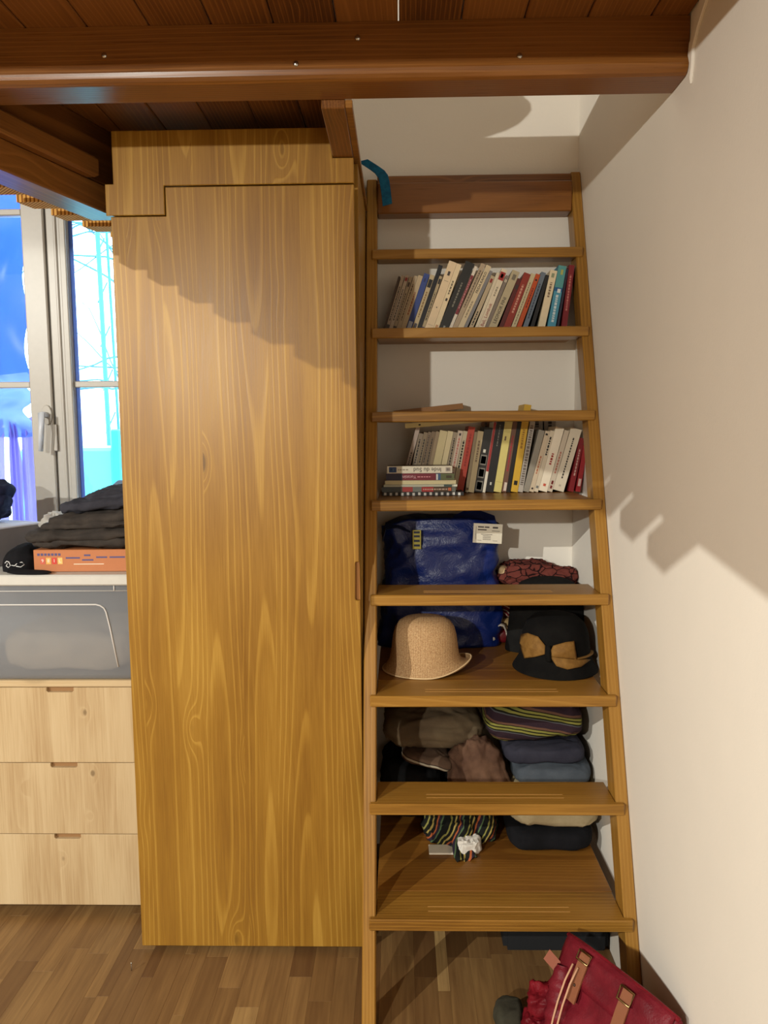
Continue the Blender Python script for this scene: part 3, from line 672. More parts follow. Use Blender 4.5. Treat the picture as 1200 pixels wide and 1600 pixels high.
# blue shopping bag
def tarp_mat(name, c, dark, rough=.28, fac=1.):
    n = N(name); P = n.obj(); e, _ = n.voro(P, 26); f = n.noise(P, 18, 5, .65, .8); g = n.noise(P, 70, 3)
    n.bump(n.math('MULTIPLY_ADD', f, 1.6, n.math('MULTIPLY_ADD', n.noise(P, 260, 2), .25, n.math('MULTIPLY', e, .3))), .45*fac, .008)
    return n.fin(n.mix(n.math('MULTIPLY', f, .6), c, dark), rough, 0, .5)
BAG = thing('shopping_bag', 'crinkled blue plastic shopping bag standing behind the straw hat', 'bag', (.11, 2.39, .7202))
b = B()
def bagf(u, v):                     # u height 0..1, v around
    th = v*2*math.pi; sg = lambda q, e: math.copysign(abs(q)**e, q)
    h = .372+.022*math.cos(th)*0 + .03*max(0, math.sin(math.pi*(.5+.5*math.cos(th))))
    wx = .176 - .010*u + .01*math.sin(u*7); wy = .068-.016*u
    x = .118+sg(math.cos(th), .45)*wx + (.012*u); y = 2.395+sg(math.sin(th), .5)*wy
    z = .7206+h*u
    k = Vector((x, y*1.3, z)); d = .013*ridge(k*9, 2)+.007*ridge(k*22, 3)
    return Vector((x+math.cos(th)*d*1.1, min(y+math.sin(th)*d, 2.466), z+(.006*noise.noise(k*20) if u > .9 else 0)))
V = grid(b, bagf, 44, 110, wrap=True)
b.faces.new(V[0][::-1])
# sagging top sheet
cen = [b.verts.new((.13+.0*0, 2.395, 1.085))]
n_ = len(V[-1])
for k in range(n_): b.faces.new((V[-1][k], V[-1][(k+1) % n_], cen[0]))
obj('bag_body', b, tarp_mat('blue_tarpaulin', lin(16, 42, 116), lin(7, 21, 68), .34, .8), BAG, True)
b = B(); strip(b, [(.16, 2.345, 1.08), (.165, 2.36, 1.112), (.20, 2.375, 1.128), (.25, 2.375, 1.126), (.29, 2.36, 1.112), (.298, 2.345, 1.08)], (0, .6, .8), .03, .003); obj('handle', b, tarp_mat('blue_strap', lin(20, 46, 120), lin(10, 26, 70), .5, .4), BAG)
b = B(); strip(b, [(-.055, 2.35, 1.06), (-.045, 2.34, 1.098), (-.01, 2.338, 1.104), (.03, 2.345, 1.088)], (0, .7, .7), .028, .003); obj('handle', b, tarp_mat('navy_strap', lin(16, 30, 66), lin(8, 16, 40), .5, .4), BAG)
LY = 2.312
part('handle_tab', plain(172, 160, 70, .6), BAG, (.036, .062, LY, LY+.003, 1.03, 1.088), bev=.0005, label='olive yellow fabric tab with dark letters')
b = B()
for zz in (1.038, 1.052, 1.066, 1.078): box(b, .040, .058, LY-.0004, LY, zz, zz+.0065, 0)
obj('tab_letters', b, plain(30, 34, 60), BAG)
T0 = Matrix.Translation((.262, 2.302, 1.078)) @ Matrix.Rotation(math.radians(3), 4, 'Y')
b = B(); box(b, -.0435, .0435, -.0006, .0006, -.0295, .0295, 0, M=T0); TG = obj('care_label', b, plain(226, 218, 200, .7), BAG, label='white printed tag')
b = B()
for (x0, x1, z0, z1) in ((-.03, -.012, .017, .021), (-.01, .004, .017, .021), (-.03, -.004, .009, .0125), (.014, .03, .016, .021), (.012, .036, .0075, .009), (-.02, .014, -.004, -.0025), (-.014, .010, -.009, -.0075), (-.014, .010, -.014, -.0125), (-.014, .010, -.019, -.0175), (-.03, -.018, -.022, -.021), (-.036, -.035, -.02, .02), (.016, .03, -.022, -.021)):
    box(b, x0, x1, -.0011, -.0006, z0, z1, 0, M=T0)
obj('print', b, plain(74, 66, 64), TG)

# black felt hats
FELT = cloth('black_felt', lin(14, 13, 13), lin(20, 19, 18), 30, .95)
BH = thing('felt_hat', 'black felt cloche hat with a tan bow, right of the straw hat', 'hat', (.436, 2.125, .7202))
prof = [(0, .158), (.035, .156), (.065, .147), (.085, .130), (.097, .105), (.101, .075), (.104, .045), (.110, .028), (.119, .014), (.126, .004), (.1275, .001), (.125, .0015)]
HC = (.4335, 2.128, .7202)
def squash(p, th, a): p.x *= .93; return p
def hat_r(z):
    for (r0, z0), (r1, z1) in zip(prof, prof[1:]):
        if z1 <= z <= z0: return r0+(r1-r0)*(z0-z)/(z0-z1)
    return .127
b = B(); lathe(b, prof, HC, 56, squash); obj('crown_and_brim', b, FELT, BH, True)
TAN = cloth('tan_ribbon', lin(138, 102, 52), lin(118, 84, 40), 60, .6, 900)
def on_hat(x, z, off=.004):
    r = hat_r(z)+off; q = max(-.99, min(.99, (x/.93)/r)); return Vector((HC[0]+.93*r*q, HC[1]-r*math.sqrt(1-q*q), HC[2]+z))
def patch(name, pts, mat, off, th=.002, nsub=6):
    b = B(); cx = sum(p[0] for p in pts)/len(pts); cz = sum(p[1] for p in pts)/len(pts); rings = []
    for k in range(nsub+1):
        f = k/nsub; rings.append([b.verts.new(on_hat(cx+(p[0]-cx)*f, cz+(p[1]-cz)*f, off*(1.0+.9*(1-f)))) for p in pts]) if k else rings.append([b.verts.new(on_hat(cx, cz, off*1.9))])
    n = len(pts)
    for i in range(n): b.faces.new((rings[0][0], rings[1][i], rings[1][(i+1) % n]))
    for A, C in zip(rings[1:], rings[2:]):
        for i in range(n): b.faces.new((A[i], C[i], C[(i+1) % n], A[(i+1) % n]))
    bmesh.ops.recalc_face_normals(b, faces=b.faces)
    return obj(name, b, mat, BH, True, solid=th)
patch('bow_loop', [(-.112, .072), (-.105, .098), (-.085, .110), (-.062, .108), (-.046, .088), (-.044, .066), (-.072, .052), (-.094, .040), (-.100, .062)], TAN, .008).data.name
patch('bow_loop', [(-.034, .072), (-.026, .090), (.006, .100), (.030, .102), (.034, .075), (.038, .052), (.006, .058), (-.03, .060)], TAN, .008)
patch('bow_tail', [(-.034, .060), (.006, .056), (.040, .050), (.070, .046), (.084, .040), (.05, .031), (.01, .028), (-.018, .036)], TAN, .0055)
patch('bow_knot', [(-.046, .090), (-.034, .090), (-.032, .07), (-.033, .046), (-.044, .046), (-.047, .066)], FELT, .010)
b = B(); tube(b, [on_hat(.03+.0068*k, .053-.0003*k, .002) for k in range(12)], .007, 8, flat=.35); obj('hat_band', b, TAN, BH, True)
H2 = tag(obj('felt_hat', (lambda b: (lathe(b, [(0, .225), (.05, .223), (.085, .21), (.108, .185), (.119, .15), (.123, .11), (.127, .07), (.132, .035), (.136, .008), (.135, 0)], (.442, 2.305, .7204), 48, lambda p, th, a: Vector((p.x*.92, p.y*.42, p.z))), b)[1])(B()), cloth('charcoal_felt', lin(22, 21, 21), lin(30, 29, 28), 24, .95), None, True), 'large charcoal felt hat behind the hat with the tan bow', 'hat')
H2.data.transform(Matrix.Translation((0, 0, 0)))

# fabrics between the bag and the hats
def lumpobj(name, label, cat, mat, c, r, group=None, **kw):
    b = B(); superell(b, c, r, **kw); return tag(obj(name, b, mat, None, True), label, cat, group)
RP = striped('red_print_fabric', [(0, lin(110, 28, 34)), (.3, lin(206, 196, 180)), (.42, lin(120, 30, 36)), (.6, lin(60, 50, 50)), (.72, lin(190, 180, 166)), (.85, lin(96, 24, 30))], .03, 'z', .5, .09)
lumpobj('folded_fabric', 'dark red shiny folded fabric low between blue bag and black hats', 'fabric', plain(112, 22, 30, .3), (.345, 2.415, .742), (.05, .042, .021), seed=4, amp=.006, zmin=.7203)
b = B(); strip(b, [(.298, 2.35, .782), (.306, 2.343, .79), (.318, 2.341, .788), (.326, 2.342, .77), (.330, 2.345, .75), (.331, 2.349, .742)], (.2, 1, .1), .03, .003); strip(b, [(.292, 2.35, .77), (.290, 2.345, .755), (.292, 2.345, .74)], (.6, .8, .1), .022, .003)
obj('white_ribbon', b, plain(214, 204, 190, .7), None, True); tag(bpy.data.objects['white_ribbon'], 'white ribbon strap lying on the red fabrics beside blue bag', 'ribbon')
lumpobj('folded_fabric', 'cream folded cloth band in the middle of the pile behind hats', 'fabric', cloth('cream_cloth', lin(214, 186, 138), lin(196, 166, 118)), (.350, 2.415, .780), (.052, .042, .015), seed=7, amp=.004, e1=.6)
lumpobj('folded_fabric', 'red and white patterned scarf folded under the maroon scarf', 'scarf', RP, (.352, 2.418, .828), (.052, .042, .030), seed=8, amp=.007, e1=.6)
lumpobj('folded_fabric', 'dark red cloth directly beneath the maroon scarf', 'fabric', plain(92, 24, 30, .6), (.41, 2.418, .882), (.112, .042, .022), seed=9, amp=.006, e1=.6)
def veined():
    n = N('maroon_scarf'); P = n.obj(); d = n.noise(P, 30, 3); x, y, z = n.sep(P)
    e, _ = n.voro(n.comb(n.math('MULTIPLY_ADD', d, .03, x), y, n.math('MULTIPLY', z, 1.6)), 32, 'DISTANCE_TO_EDGE')
    col = n.mix(n.smooth(e, .03, .08), lin(30, 14, 15), n.mix(d, lin(122, 64, 54), lin(92, 42, 40)))
    n.bump(n.noise(P, 70, 3), .4, .004); return n.fin(col, .85, 0, .15)
SC = veined()
b = B(); superell(b, (.395, 2.405, .938), (.085, .05, .032), .7, .7, amp=.016, freq=13, seed=12, stretch=(1, 1, 2)); superell(b, (.485, 2.40, .930), (.060, .048, .026), .7, .7, amp=.014, freq=14, seed=13, stretch=(1, 1, 2))
tag(obj('scarf', b, SC, None, True), 'maroon scarf with dark veins crumpled on top of the pile', 'scarf')
lumpobj('paper_bundle', 'small cream bundle between the blue bag and maroon scarf', 'bundle', plain(206, 178, 136, .7), (.322, 2.40, .940), (.013, .02, .02), seed=15, amp=.004)

# lowest shelf: pillows and folded textiles
BL = cloth('black_fleece', lin(18, 18, 21), lin(26, 26, 30), 20, .98)
b = B(); superell(b, (.41, 2.16, .271), (.115, .17, .031), .45, .35, amp=.005, seed=21, zmin=.2402)
tag(obj('folded_blanket', b, BL, None, True), 'black fleece blanket folded under the beige cushion, lowest shelf', 'blanket')
b = B(); superell(b, (.415, 2.165, .342), (.12, .175, .034), .6, .3, amp=.010, freq=11, seed=22, stretch=(1.5, 1, 2))
tag(obj('cushion', b, cloth('beige_linen', lin(196, 182, 148), lin(176, 160, 126), 16), None, True), 'beige linen cushion on the folded black blanket', 'cushion')
lumpobj('folded_cloth', 'blue grey folded cloth under the slate one at right', 'cloth', cloth('blue_grey_cotton', lin(84, 91, 100), lin(70, 77, 86), 12), (.43, 2.235, .408), (.108, .14, .029), seed=23, amp=.009, freq=10, e1=.5, e2=.35)
lumpobj('folded_cloth', 'dark slate folded cloth directly under the striped cushion', 'cloth', cloth('slate_cotton', lin(58, 58, 70), lin(46, 46, 58), 12), (.41, 2.25, .462), (.115, .14, .025), seed=24, amp=.009, freq=10, e1=.5, e2=.35)
d1, d2, ye, gn, gy, br = lin(52, 38, 46), lin(34, 34, 24), lin(132, 128, 64), lin(98, 104, 56), lin(84, 84, 88), lin(104, 74, 60)
ST1 = striped('striped_cushion_cover', [(0, d1), (.2, gy), (.26, d2), (.34, ye), (.45, d2), (.52, ye), (.63, d2), (.68, br), (.80, d1)], .052, 'z', .16, .016)
lumpobj('cushion', 'dark cushion with yellow and green stripes on the folded cloths', 'cushion', ST1, (.385, 2.26, .546), (.135, .135, .055), seed=25, amp=.012, freq=8, e1=.55, e2=.3, rz=-.03, tilt=(-.06, -.05), nu=40, nv=60)
lumpobj('duffel', 'black fabric bundle at the dark left end of lowest shelf', 'bundle', cloth('black_cotton', lin(16, 17, 19), lin(24, 24, 25)), (.025, 2.29, .325), (.085, .13, .085), seed=26, amp=.012, zmin=.2402, e1=.6, e2=.4)
lumpobj('folded_cloth', 'teal black cloth peeping out left under the striped scarf', 'cloth', cloth('teal_black', lin(18, 34, 38), lin(12, 20, 24)), (.0, 2.30, .275), (.055, .12, .035), seed=36, amp=.008, zmin=.2402) if False else None
lumpobj('pillow', 'grey brown pillow lying on the black bundle at left', 'pillow', cloth('taupe_cotton', lin(112, 96, 74), lin(92, 76, 58), 12), (.095, 2.28, .503), (.145, .12, .050), seed=27, amp=.012, freq=8, e1=.8, e2=.45, tilt=(.06, .04), stretch=(1, 1, 2.5), nu=36, nv=60)
lumpobj('folded_cloth', 'brown folded cloth with pale hem under the grey brown pillow', 'cloth', striped('brown_hem', [(0, lin(96, 76, 62)), (.55, lin(84, 64, 52)), (.82, lin(170, 160, 140)), (.93, lin(70, 56, 48))], .052, 'z', .35, .02), (.075, 2.225, .430), (.075, .09, .017), seed=28, amp=.008, e1=.6, e2=.4, tilt=(0, .22))
lumpobj('pillow_case', 'wrinkled brown cloth hanging in front of the grey brown pillow', 'cloth', cloth('brown_cotton', lin(112, 84, 66), lin(84, 60, 48), 14), (.225, 2.155, .390), (.078, .042, .105), seed=29, amp=.018, freq=12, e1=.9, e2=.8, tilt=(0, -.38), stretch=(2.2, 1, .5), nu=44, nv=60)
ST2 = striped('scarf_stripes', [(0, lin(28, 30, 28)), (.26, lin(140, 136, 74)), (.34, lin(30, 32, 28)), (.50, lin(168, 150, 84)), (.58, lin(34, 34, 30)), (.72, lin(170, 92, 56)), (.80, lin(46, 40, 52)), (.93, lin(84, 106, 74))], .058, 'x', -.55, .03)
SCF = thing('striped_scarf', 'crumpled multicoloured striped scarf at the front of the lowest shelf', 'scarf', (.15, 2.06, .24))
b = B(); superell(b, (.135, 2.09, .272), (.072, .07, .034), .7, .7, amp=.02, freq=13, seed=31, zmin=.2403); superell(b, (.20, 2.10, .27), (.06, .06, .03), .7, .7, amp=.018, freq=15, seed=32, zmin=.2403)
obj('scarf_body', b, ST2, SCF, True)
b = B()
def tail(u, v): 
    x = .105+.05*u+.055*v+.01*math.sin(u*5); y = 2.05-.105*u+.02*v; z = .2415+.052*(1-u)**1.5+.006*math.sin(v*9)+.004*abs(math.sin(u*6))
    return Vector((x, y, z))
grid(b, tail, 16, 14); obj('scarf_tail', b, ST2, SCF, True, solid=.003)
lumpobj('cloth', 'crumpled white cloth at the foot of the striped scarf', 'cloth', cloth('white_cotton', lin(226, 222, 214), lin(206, 200, 192)), (.183, 2.005, .258), (.026, .024, .018), seed=33, amp=.012, freq=24, zmin=.2402)
part_w = B(); box(part_w, .072, .14, 1.985, 2.03, .2404, .2455, .001); tag(obj('paper', part_w, plain(220, 210, 190, .8)), 'white folded paper under the left of the striped scarf', 'paper')
lumpobj('folded_cloth', 'black cloth with pale striped hem behind the striped scarf', 'cloth', striped('dark_hem', [(0, lin(26, 28, 30)), (.72, lin(30, 32, 32)), (.80, lin(196, 170, 160)), (.86, lin(40, 36, 40)), (.92, lin(190, 180, 170)), (.96, lin(30, 30, 32))], .085, 'z', .1, .02), (.205, 2.21, .302), (.075, .08, .060), seed=34, amp=.012, e1=.5, e2=.4, zmin=.2402)

# blue strap over the top left of the stair
b = B(); strip(b, [(-.104, 2.345, 2.176), (-.088, 2.352, 2.168), (-.068, 2.358, 2.157), (-.055, 2.36, 2.148), (-.045, 2.357, 2.134), (-.0405, 2.355, 2.115), (-.037, 2.355, 2.09), (-.033, 2.355, 2.052)], (.9, .25, .3), .030, .003)
bs = obj('strap', b, cloth('teal_webbing', lin(20, 92, 124), lin(14, 70, 100), 60, .7)); tag(bs, 'teal blue strap hanging over the top left stair post', 'strap')

# ================================================================== UNDER THE STAIR
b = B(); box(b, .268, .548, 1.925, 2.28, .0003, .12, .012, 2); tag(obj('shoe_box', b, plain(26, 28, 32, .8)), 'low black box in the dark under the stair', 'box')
# red leather satchel leaning into the corner of stair and wall
L0, L1 = Vector((.384, 1.640, 0)), Vector((.5405, 1.385, 0)); LD = (L1-L0); LL = LD.length; LD = LD/LL; ND = Vector((LD.y, -LD.x, 0))
SAT = thing('satchel', 'red leather satchel with brown buckled straps on the floor under the stair', 'bag', tuple((L0+L1)/2))
prof = [(.0, .0), (-.004, .12), (-.002, .240), (.006, .258), (.016, .262), (.028, .254), (.052, .212), (.082, .150), (.108, .105), (.128, .06), (.132, .02), (.118, .001), (.0, .0)]
def pinterp(t):
    q = t*(len(prof)-1); k = min(int(q), len(prof)-2); f = q-k
    return prof[k][0]*(1-f)+prof[k+1][0]*f, prof[k][1]*(1-f)+prof[k+1][1]*f
def sat(s, t, off=0, wr=1):
    n_, z_ = pinterp(t); n2, z2 = pinterp(min(1, t+.02)); n1, z1 = pinterp(max(0, t-.02))
    dn, dz = n2-n1, z2-z1; l = math.hypot(dn, dz) or 1; nn_, nz = dz/l, -dn/l
    if wr: 
        k = L0+LD*(s*LL); q = Vector((s*3.2, n_*18, z_*14)); off = off + .010*(ridge(q, 5)-.3)*min(1, max(0, (t-.35)*4)) + .004*noise.noise(q*3)
    e = 1-.25*abs(2*s-1)**6
    return L0+LD*(s*LL) + ND*(n_*e - nn_*off*0 + off*abs(nz)*0 + (off*(-nn_) if False else off*.75)) + Vector((0, 0, max(.0004, z_*(1-.03*abs(2*s-1)**4)+off*.65)))
RED = cloth('red_leather', lin(118, 29, 41), lin(92, 19, 30), 14, .42, 300)
RED2 = cloth('dark_red_leather', lin(126, 24, 36), lin(96, 16, 26), 14, .45, 300)
b = B(); V = grid(b, lambda u, v: sat(u, v), 34, 56)
for row_ in (V[0], V[-1]):
    try: b.faces.new(row_[:-1])
    except ValueError: pass
obj('bag_body', b, RED, SAT, True)
b = B(); grid(b, lambda u, v: sat(.02+u*.96, .28+.24*v, .008-.004*v), 26, 14); obj('flap', b, RED, SAT, True, solid=.003)
b = B(); tube(b, [sat(s*.1, .30, .006, 0) for s in range(0, 11)], .0055, 8, flat=.8); obj('flap_piping', b, RED2, SAT, True)
# puckered side pocket
b = B()
def pocket(u, v):
    c = sat(-.02+.20*u, .60+.30*u*.2, .0, 0); th = v*2*math.pi; rr = .034*(1-.2*u)*(1+.07*math.sin(u*46))
    a0 = sat(.10+.02*u, .50, .012, 0); a1 = sat(.26, .90, .012, 0); c = a0.lerp(a1, u)
    ax = (a1-a0).normalized(); e1 = ax.cross(Vector((0, 0, 1))).normalized(); e2 = e1.cross(ax)
    k = math.sin(math.pi*min(1, max(.02, u)))**.35
    return c + (e1*math.cos(th)*1.0 + e2*math.sin(th)*.75)*rr*k
grid(b, pocket, 60, 24, wrap=True); obj('side_pocket', b, RED, SAT, True)
b = B()
for kk, (s0, t0) in enumerate(((-.03, .66), (-.05, .8))):
    superell(b, sat(s0, t0, .01, 0), (.035, .03, .034), .6, .6, amp=.014, freq=20, seed=50+kk, zmin=.0005)
obj('side_gusset', b, RED2, SAT, True)
BRN = plain(138, 84, 56, .5)
for s0, t0, t1 in ((.26, .40, .56), (.66, .42, .60)):
    b = B(); pts = [sat(s0, t0+(t1-t0)*k/7, .013, 0) for k in range(8)]; strip(b, pts, tuple(LD), .026, .004)
    st = obj('buckled_strap', b, BRN, SAT, label='brown leather strap')
    b = B(); q = [sat(s0+dx, t0+dt, .019, 0) for dx, dt in ((-.055, .0), (.055, .0), (.055, .045), (-.055, .045), (-.055, .0))]; tube(b, q, .0022, 6); obj('buckle', b, plain(176, 150, 104, .3, 1), st, True)
    b = B(); bmesh.ops.create_uvsphere(b, u_segments=8, v_segments=6, radius=.0035, matrix=Matrix.Translation(sat(s0, t0+(t1-t0)*.75, .015, 0))); obj('rivet', b, plain(70, 46, 32, .4), st, True)
b = B(); a0 = sat(.12, .50, .014, 0); a1 = a0 + ND*.0 - LD*.055 + Vector((0, 0, -.0)); strip(b, [a0 + Vector((0, 0, -.02)), (a0+a1)/2 + Vector((0, 0, -.012)), a1 + Vector((0, 0, -.006))], tuple((ND*.8+Vector((0, 0, -.7)))), .024, .004); obj('side_tab', b, plain(150, 88, 68, .5), SAT, label='pale leather tab')
b = B()
for dx in (0, .05):
    tube(b, [sat(.20+dx, .47+.055*k, .020+.008*math.sin(k), 0) for k in range(8)], .0022, 6)
obj('string', b, plain(206, 160, 128, .7), SAT, True, label='beige string loops')
lumpobj('cloth_bag', 'dark grey green cloth corner on the floor left of red satchel', 'cloth', cloth('grey_green', lin(70, 68, 56), lin(52, 50, 42)), (.245, 1.66, .03), (.03, .04, .03), seed=41, amp=.008, zmin=.0004)
b = B(); tube(b, [(-.703, 1.845, .002), (-.7035, 1.8465, .010), (-.703, 1.846, .022)], .0012, 6); bmesh.ops.create_uvsphere(b, u_segments=8, v_segments=6, radius=.0028, matrix=Matrix.Translation((-.703, 1.846, .0225)))
b.verts.ensure_lookup_table()
tag(obj('pin', b, M_METAL, None, True), 'tiny bright pin standing on the floor left of the wardrobe', 'pin')

# ================================================================== CLUTTER IN FRONT OF THE WINDOW
GB = thing('game_box', 'flat orange cardboard game box under the dark clothes', 'box', (-.875, 2.25, .9995))
GM = Matrix.Translation((-.882, 2.27, 0)) @ Matrix.Rotation(.012, 4, 'Z')
def gpart(name, mat, bx, bev=.001, parent=GB):
    b = B(); box(b, *bx, bev=bev, M=GM); return obj(name, b, mat, parent)
LIDO = gpart('lid', plain(186, 116, 72, .55), (-.153, .153, -.149, .05, .9998, 1.0625), .0015)
b = B()
for k in range(7): box(b, -.142+.0098*k, -.135+.0098*k, -.1494, -.149, 1.0455, 1.0525, 0, M=GM)
for x0, x1, z0, z1 in ((-.062, -.022, 1.037, 1.0415), (-.010, .008, 1.044, 1.049), (-.016, .016, 1.031, 1.0355), (.024, .055, 1.0385, 1.043), (.062, .105, 1.0385, 1.043)): box(b, x0, x1, -.1494, -.149, z0, z1, 0, M=GM)
obj('blue_print', b, plain(84, 76, 120, .5), LIDO)
for k, (ch, c) in enumerate((('9', (206, 96, 76)), ('8', (232, 176, 92)), ('1', (206, 60, 50)), ('L', (236, 190, 110)))):
    tl = gpart('letter_tile', plain(*c, .5), (-.134+.0165*k, -.121+.0165*k, -.1495, -.149, 1.022, 1.040), 0, LIDO)
    lettering(ch, .014, plain(240, 232, 214), tl, GM @ Vector((-.1275+.0165*k, -.1500, 1.031)), (math.pi/2, 0, .012))
gpart('red_print', plain(150, 40, 40, .5), (.112, .145, -.1494, -.149, 1.0485, 1.053), 0, LIDO)
gpart('green_print', plain(110, 140, 70, .5), (.112, .145, -.1494, -.149, 1.032, 1.043), 0, LIDO)
gpart('white_print', plain(236, 220, 200, .5), (-.04, .045, -.1494, -.149, 1.0205, 1.0225), 0, LIDO)
DG = cloth('charcoal_trousers', lin(66, 60, 56), lin(50, 46, 44), 18)
DG2 = cloth('charcoal_blue', lin(58, 58, 66), lin(44, 44, 52), 18)
b = B()
for k, (cx, cy, cz, rx, rz, tl) in enumerate(((-.885, 2.205, 1.083, .162, 0, .0), (-.892, 2.198, 1.106, .168, .05, -.03), (-.875, 2.21, 1.130, .150, -.04, -.05), (-.868, 2.215, 1.150, .135, .08, -.08))):
    superell(b, (cx, cy, cz), (rx, .095, .0165), .8, .45, amp=.011, freq=12, seed=60+k, rz=rz, stretch=(1, 1, 2), tilt=(.05*(k % 2), tl), nu=30, nv=70)
tag(obj('trousers', b, DG, None, True), 'charcoal trousers folded on the orange game box', 'clothes')
b = B(); superell(b, (-.85, 2.225, 1.187), (.125, .085, .015), .8, .5, amp=.013, freq=13, seed=63, tilt=(0, -.10), stretch=(1, 1, 2)); superell(b, (-.815, 2.235, 1.212), (.10, .075, .014), .8, .6, amp=.014, freq=14, seed=68, tilt=(.1, -.16), stretch=(1, 1, 2))
tag(obj('jumper', b, DG2, None, True), 'dark grey blue jumper heaped on the charcoal trousers', 'clothes')
b = B(); superell(b, (-.82, 2.395, 1.120), (.105, .052, .115), .6, .5, amp=.014, freq=9, seed=66, zmin=1.0)
tag(obj('jeans', b, cloth('faded_denim', lin(120, 140, 164), lin(98, 118, 144), 20), None, True), 'pale blue denim heap by the window behind the jumper', 'clothes')
# black cap
CAP = thing('cap', 'black cap with white emblem on the plastic box, left of orange box', 'cap', (-1.06, 2.19, .9995))
b = B(); superell(b, (-1.091, 2.19, 1.0), (.052, .075, .068), 1, .9, amp=.006, seed=71, zmin=.9996); obj('crown', b, BL, CAP, True)
b = B(); superell(b, (-1.035, 2.094, 1.004), (.066, .024, .0055), 1, .9, amp=.001, seed=72, zmin=.9996, rz=-.15); obj('peak', b, BL, CAP, True)
b = B(); q = lambda a, c: Vector((-1.091+a, 2.19-.0795*math.sqrt(max(0, 1-(a/.062)**2))*(1-.25*((c)/.06)), 1.0+c))
tube(b, [q(-.028, .024), q(-.022, .03), q(-.014, .028), q(-.008, .019), q(-.014, .013), q(-.022, .017), q(-.018, .024)], .0014, 5); tube(b, [q(-.008, .02), q(.004, .018), q(.012, .026), q(.022, .027), q(.028, .02), q(.02, .014), q(.008, .017)], .0014, 5)
obj('emblem', b, plain(220, 220, 220), CAP, True)
# grey cardboard box, papers on top
GY = thing('archive_box', 'grey cardboard box with pale lid beside the black cap', 'box', (-1.24, 2.33, .9995))
GMx = Matrix.Translation((-1.235, 2.305, 0)) @ Matrix.Rotation(-.42, 4, 'Z')
def ypart(n_, mat, bx, bev=.001):
    b = B(); box(b, *bx, bev=bev, M=GMx); return obj(n_, b, mat, GY)
ypart('carton', plain(120, 116, 118, .7), (-.11, .085, -.125, .105, .9997, 1.108)); ypart('lid', plain(206, 208, 222, .6), (-.112, .087, -.127, .107, 1.1085, 1.114)); ypart('label_sheet', plain(222, 226, 236, .6), (-.10, .06, -.10, .08, 1.1142, 1.1148), 0)
b = B(); superell(b, (-1.078, 2.36, 1.085), (.026, .040, .05), .8, .7, amp=.02, freq=18, seed=75)
tag(obj('plastic_bag', b, frosted('crumpled_film', lin(214, 206, 196), .25), None, True), 'crumpled clear plastic bag between grey box and trousers', 'bag')
b = B(); superell(b, (-1.29, 2.345, 1.166), (.085, .07, .05), .8, .6, amp=.016, freq=10, seed=77); superell(b, (-1.30, 2.35, 1.213), (.085, .06, .03), .8, .6, amp=.014, freq=11, seed=78)
tag(obj('jeans', b, cloth('navy_denim', lin(34, 38, 66), lin(22, 24, 44), 20), None, True), 'dark navy clothes heaped on the grey box at left edge', 'clothes')

# ================================================================== OUTSIDE THE WINDOW
b = B(); box(b, -14, 8, 2.9, 30, -1.6, -1.5, 0); structure('ground', b, wall_mat('pale_pavement', lin(190, 200, 205)))
# blue plastic sheet over a stacked load
TP = thing('tarpaulin', 'blue plastic sheet draped and hanging in strips outside the left pane', 'tarpaulin', (-1.75, 3.25, 1.0))
def drape(x0, x1, z0, z1, y, amp, seed, edge):
    b = B()
    def fn(u, v):
        x = x0+(x1-x0)*u; z = z0+(z1-z0)*v
        if u > .8: x += edge*noise.noise(Vector((seed, v*4, 0)))
        return Vector((x, y + amp*math.sin(u*17+v*2+seed) + amp*.8*noise.noise(Vector((u*5, v*3, seed))), z + .03*noise.noise(Vector((u*4, v*4, seed+9)))))
    grid(b, fn, 40, 40); return b
def film(name, c, a):
    n = N(name); tl = n.new('ShaderNodeBsdfTranslucent'); col = n.mix(n.noise(n.obj(), 3, 3), c, tuple(k*.7 for k in c[:3])+(1,)); n.put(tl.inputs[0], col); n.fin(col, .25, 0, .5)
    x = n.new('ShaderNodeMixShader'); x.inputs[0].default_value = .35; n.put(x.inputs[1], n.b.outputs[0]); n.put(x.inputs[2], tl.outputs[0])
    n.put(n.out.inputs[0], x.outputs[0]); return n.m
obj('upper_sheet', drape(-2.7, -1.54, 1.62, 2.6, 3.2, .03, 3, .12), film('blue_film', lin(52, 95, 225), .5), TP, True)
b = drape(-2.7, -1.515, 1.38, 1.64, 3.17, .035, 5, .06); obj('folded_edge', b, film('pale_blue_film', lin(110, 140, 225), .5), TP, True)
xs = [-2.6, -1.93, -1.70, -1.655, -1.615, -1.600, -1.565, -1.548, -1.50]
for a0, a1 in ((-2.6, -1.655), (-1.642, -1.598), (-1.588, -1.49)):
    obj('hanging_strip', drape(a0, a1, .5, 1.45, 3.21, .012, a0, .02), film('violet_film_%d' % int(-a0*100), lin(146, 131, 215), .5), TP, True)
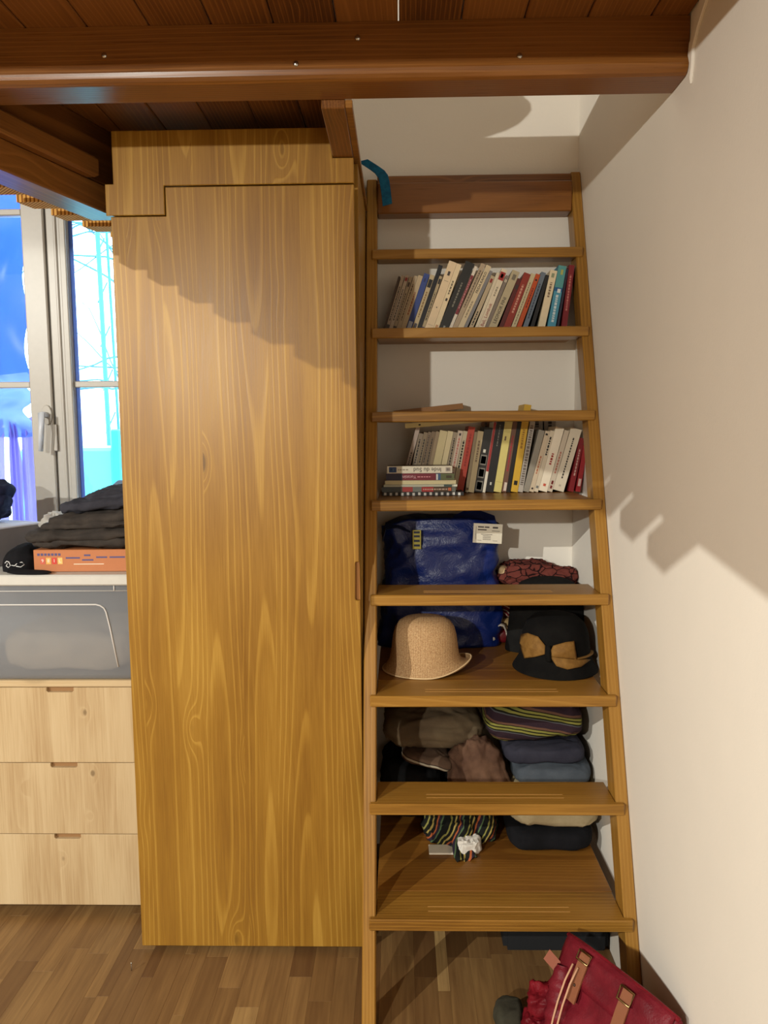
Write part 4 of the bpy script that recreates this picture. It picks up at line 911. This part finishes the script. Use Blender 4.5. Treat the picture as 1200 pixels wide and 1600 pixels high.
# turquoise container and a street pole, bare branches
SK = thing('skip_container', 'turquoise steel container in the street beyond the right pane', 'container', (-1.9, 5.1, -1.5))
part('body', plain(90, 205, 205, .4), SK, (-2.5, -1.87, 5.0, 6.2, -1.3, 1.30), (-1.87, -1.2, 5.0, 6.2, -1.3, 1.40), bev=.02)
part('corner_post', plain(40, 160, 175, .4), SK, (-1.88, -1.815, 4.97, 5.0, -1.3, 1.42), bev=.01)
part('skid', plain(60, 80, 90), SK, (-2.45, -1.25, 5.05, 6.1, -1.5, -1.3), bev=.01)
PO = thing('street_pole', 'pale blue green lattice pole rising behind the turquoise container', 'pole', (-2.75, 7.2, -1.5))
b = B(); tube(b, [(-2.70, 7.2, -1.5), (-2.765, 7.2, 4.2)], .022, 10); tube(b, [(-2.62, 7.3, -1.5), (-2.72, 7.3, 4.0)], .014, 8); obj('shaft', b, plain(50, 120, 128, .5), PO, True)
b = B()
for k in range(12): tube(b, [(-2.715-.007*k, 7.2, -1+.4*k), (-2.65-.008*k, 7.3, -.8+.4*k)], .007, 6)
obj('lattice', b, plain(50, 120, 128, .5), PO)
TRE = thing('bare_tree', 'bare street tree whose thin branches cross the right pane', 'tree', (-2.2, 9.0, -1.5))
b = B(); tube(b, [(-3.0, 9, -1.5), (-3.05, 9, 1.5), (-3.15, 9.1, 3.2), (-3.3, 9, 5)], [.13, .10, .07, .04], 8); obj('trunk', b, plain(70, 120, 136, .8), TRE, True)
g = random.Random(4); b = B()
for k in range(20):
    z0 = g.uniform(1.4, 4.6); p = Vector((-3.08-.06*(z0-1.5), 9, z0)); d = Vector((-g.uniform(.5, 1), g.uniform(-.3, .3), g.uniform(-.4, .8))); pts = [p]; 
    for q in range(6): d = (d+Vector((g.uniform(-.3, .2), g.uniform(-.2, .2), g.uniform(-.35, .3)))).normalized(); pts.append(pts[-1]+d*g.uniform(.15, .4))
    r0 = g.uniform(.008, .016); tube(b, pts, [r0*(1-.8*i/6) for i in range(7)], 5)
bo = obj('branches', b, plain(70, 120, 136, .8), TRE, True); bo['kind'] = 'stuff'
PV = thing('parked_van', 'white van parked beyond the turquoise container', 'van', (-3.2, 11.5, -1.5))
part('body', plain(230, 236, 240, .3), PV, (-5.2, -2.2, 11, 13, -1.2, .9), (-4.9, -2.3, 11.1, 12.9, .9, 1.5), bev=.15)
part('side_window', plain(70, 110, 130, .1), PV, (-3.1, -2.5, 10.98, 11.09, .75, 1.3), bev=.03)
for wx in (-4.6, -2.8):
    b = B(); tube(b, [(wx, 10.95, -1.17), (wx, 11.2, -1.17)], .33, 18); obj('wheel', b, M_BLACK, PV, True)

# unseen bedding added on the loft to cast the upper wall's curved shadow
MT = thing('shadow_bedding', 'unseen white bedding added on the loft deck to cast a curved shadow', 'shadow_bedding', (-.75, .55, 2.1855))
b = B(); superell(b, (-.62, .55, 2.277), (.50, .98, .085), .3, .15, amp=.004, freq=5, seed=81, nu=24, nv=60); obj('shadow_bedding_body', b, cloth('shadow_bedding_ticking', lin(222, 218, 210), lin(206, 202, 196)), MT, True)
b = B(); superell(b, (-1.17, 1.26, 2.43), (.37, .22, .066), .8, .5, amp=.01, freq=7, seed=82); obj('pillow', b, cloth('shadow_pillow_cloth', lin(226, 222, 216), lin(212, 208, 202)), MT, True)  # unseen pillow added with the bedding to cast the curved shadow
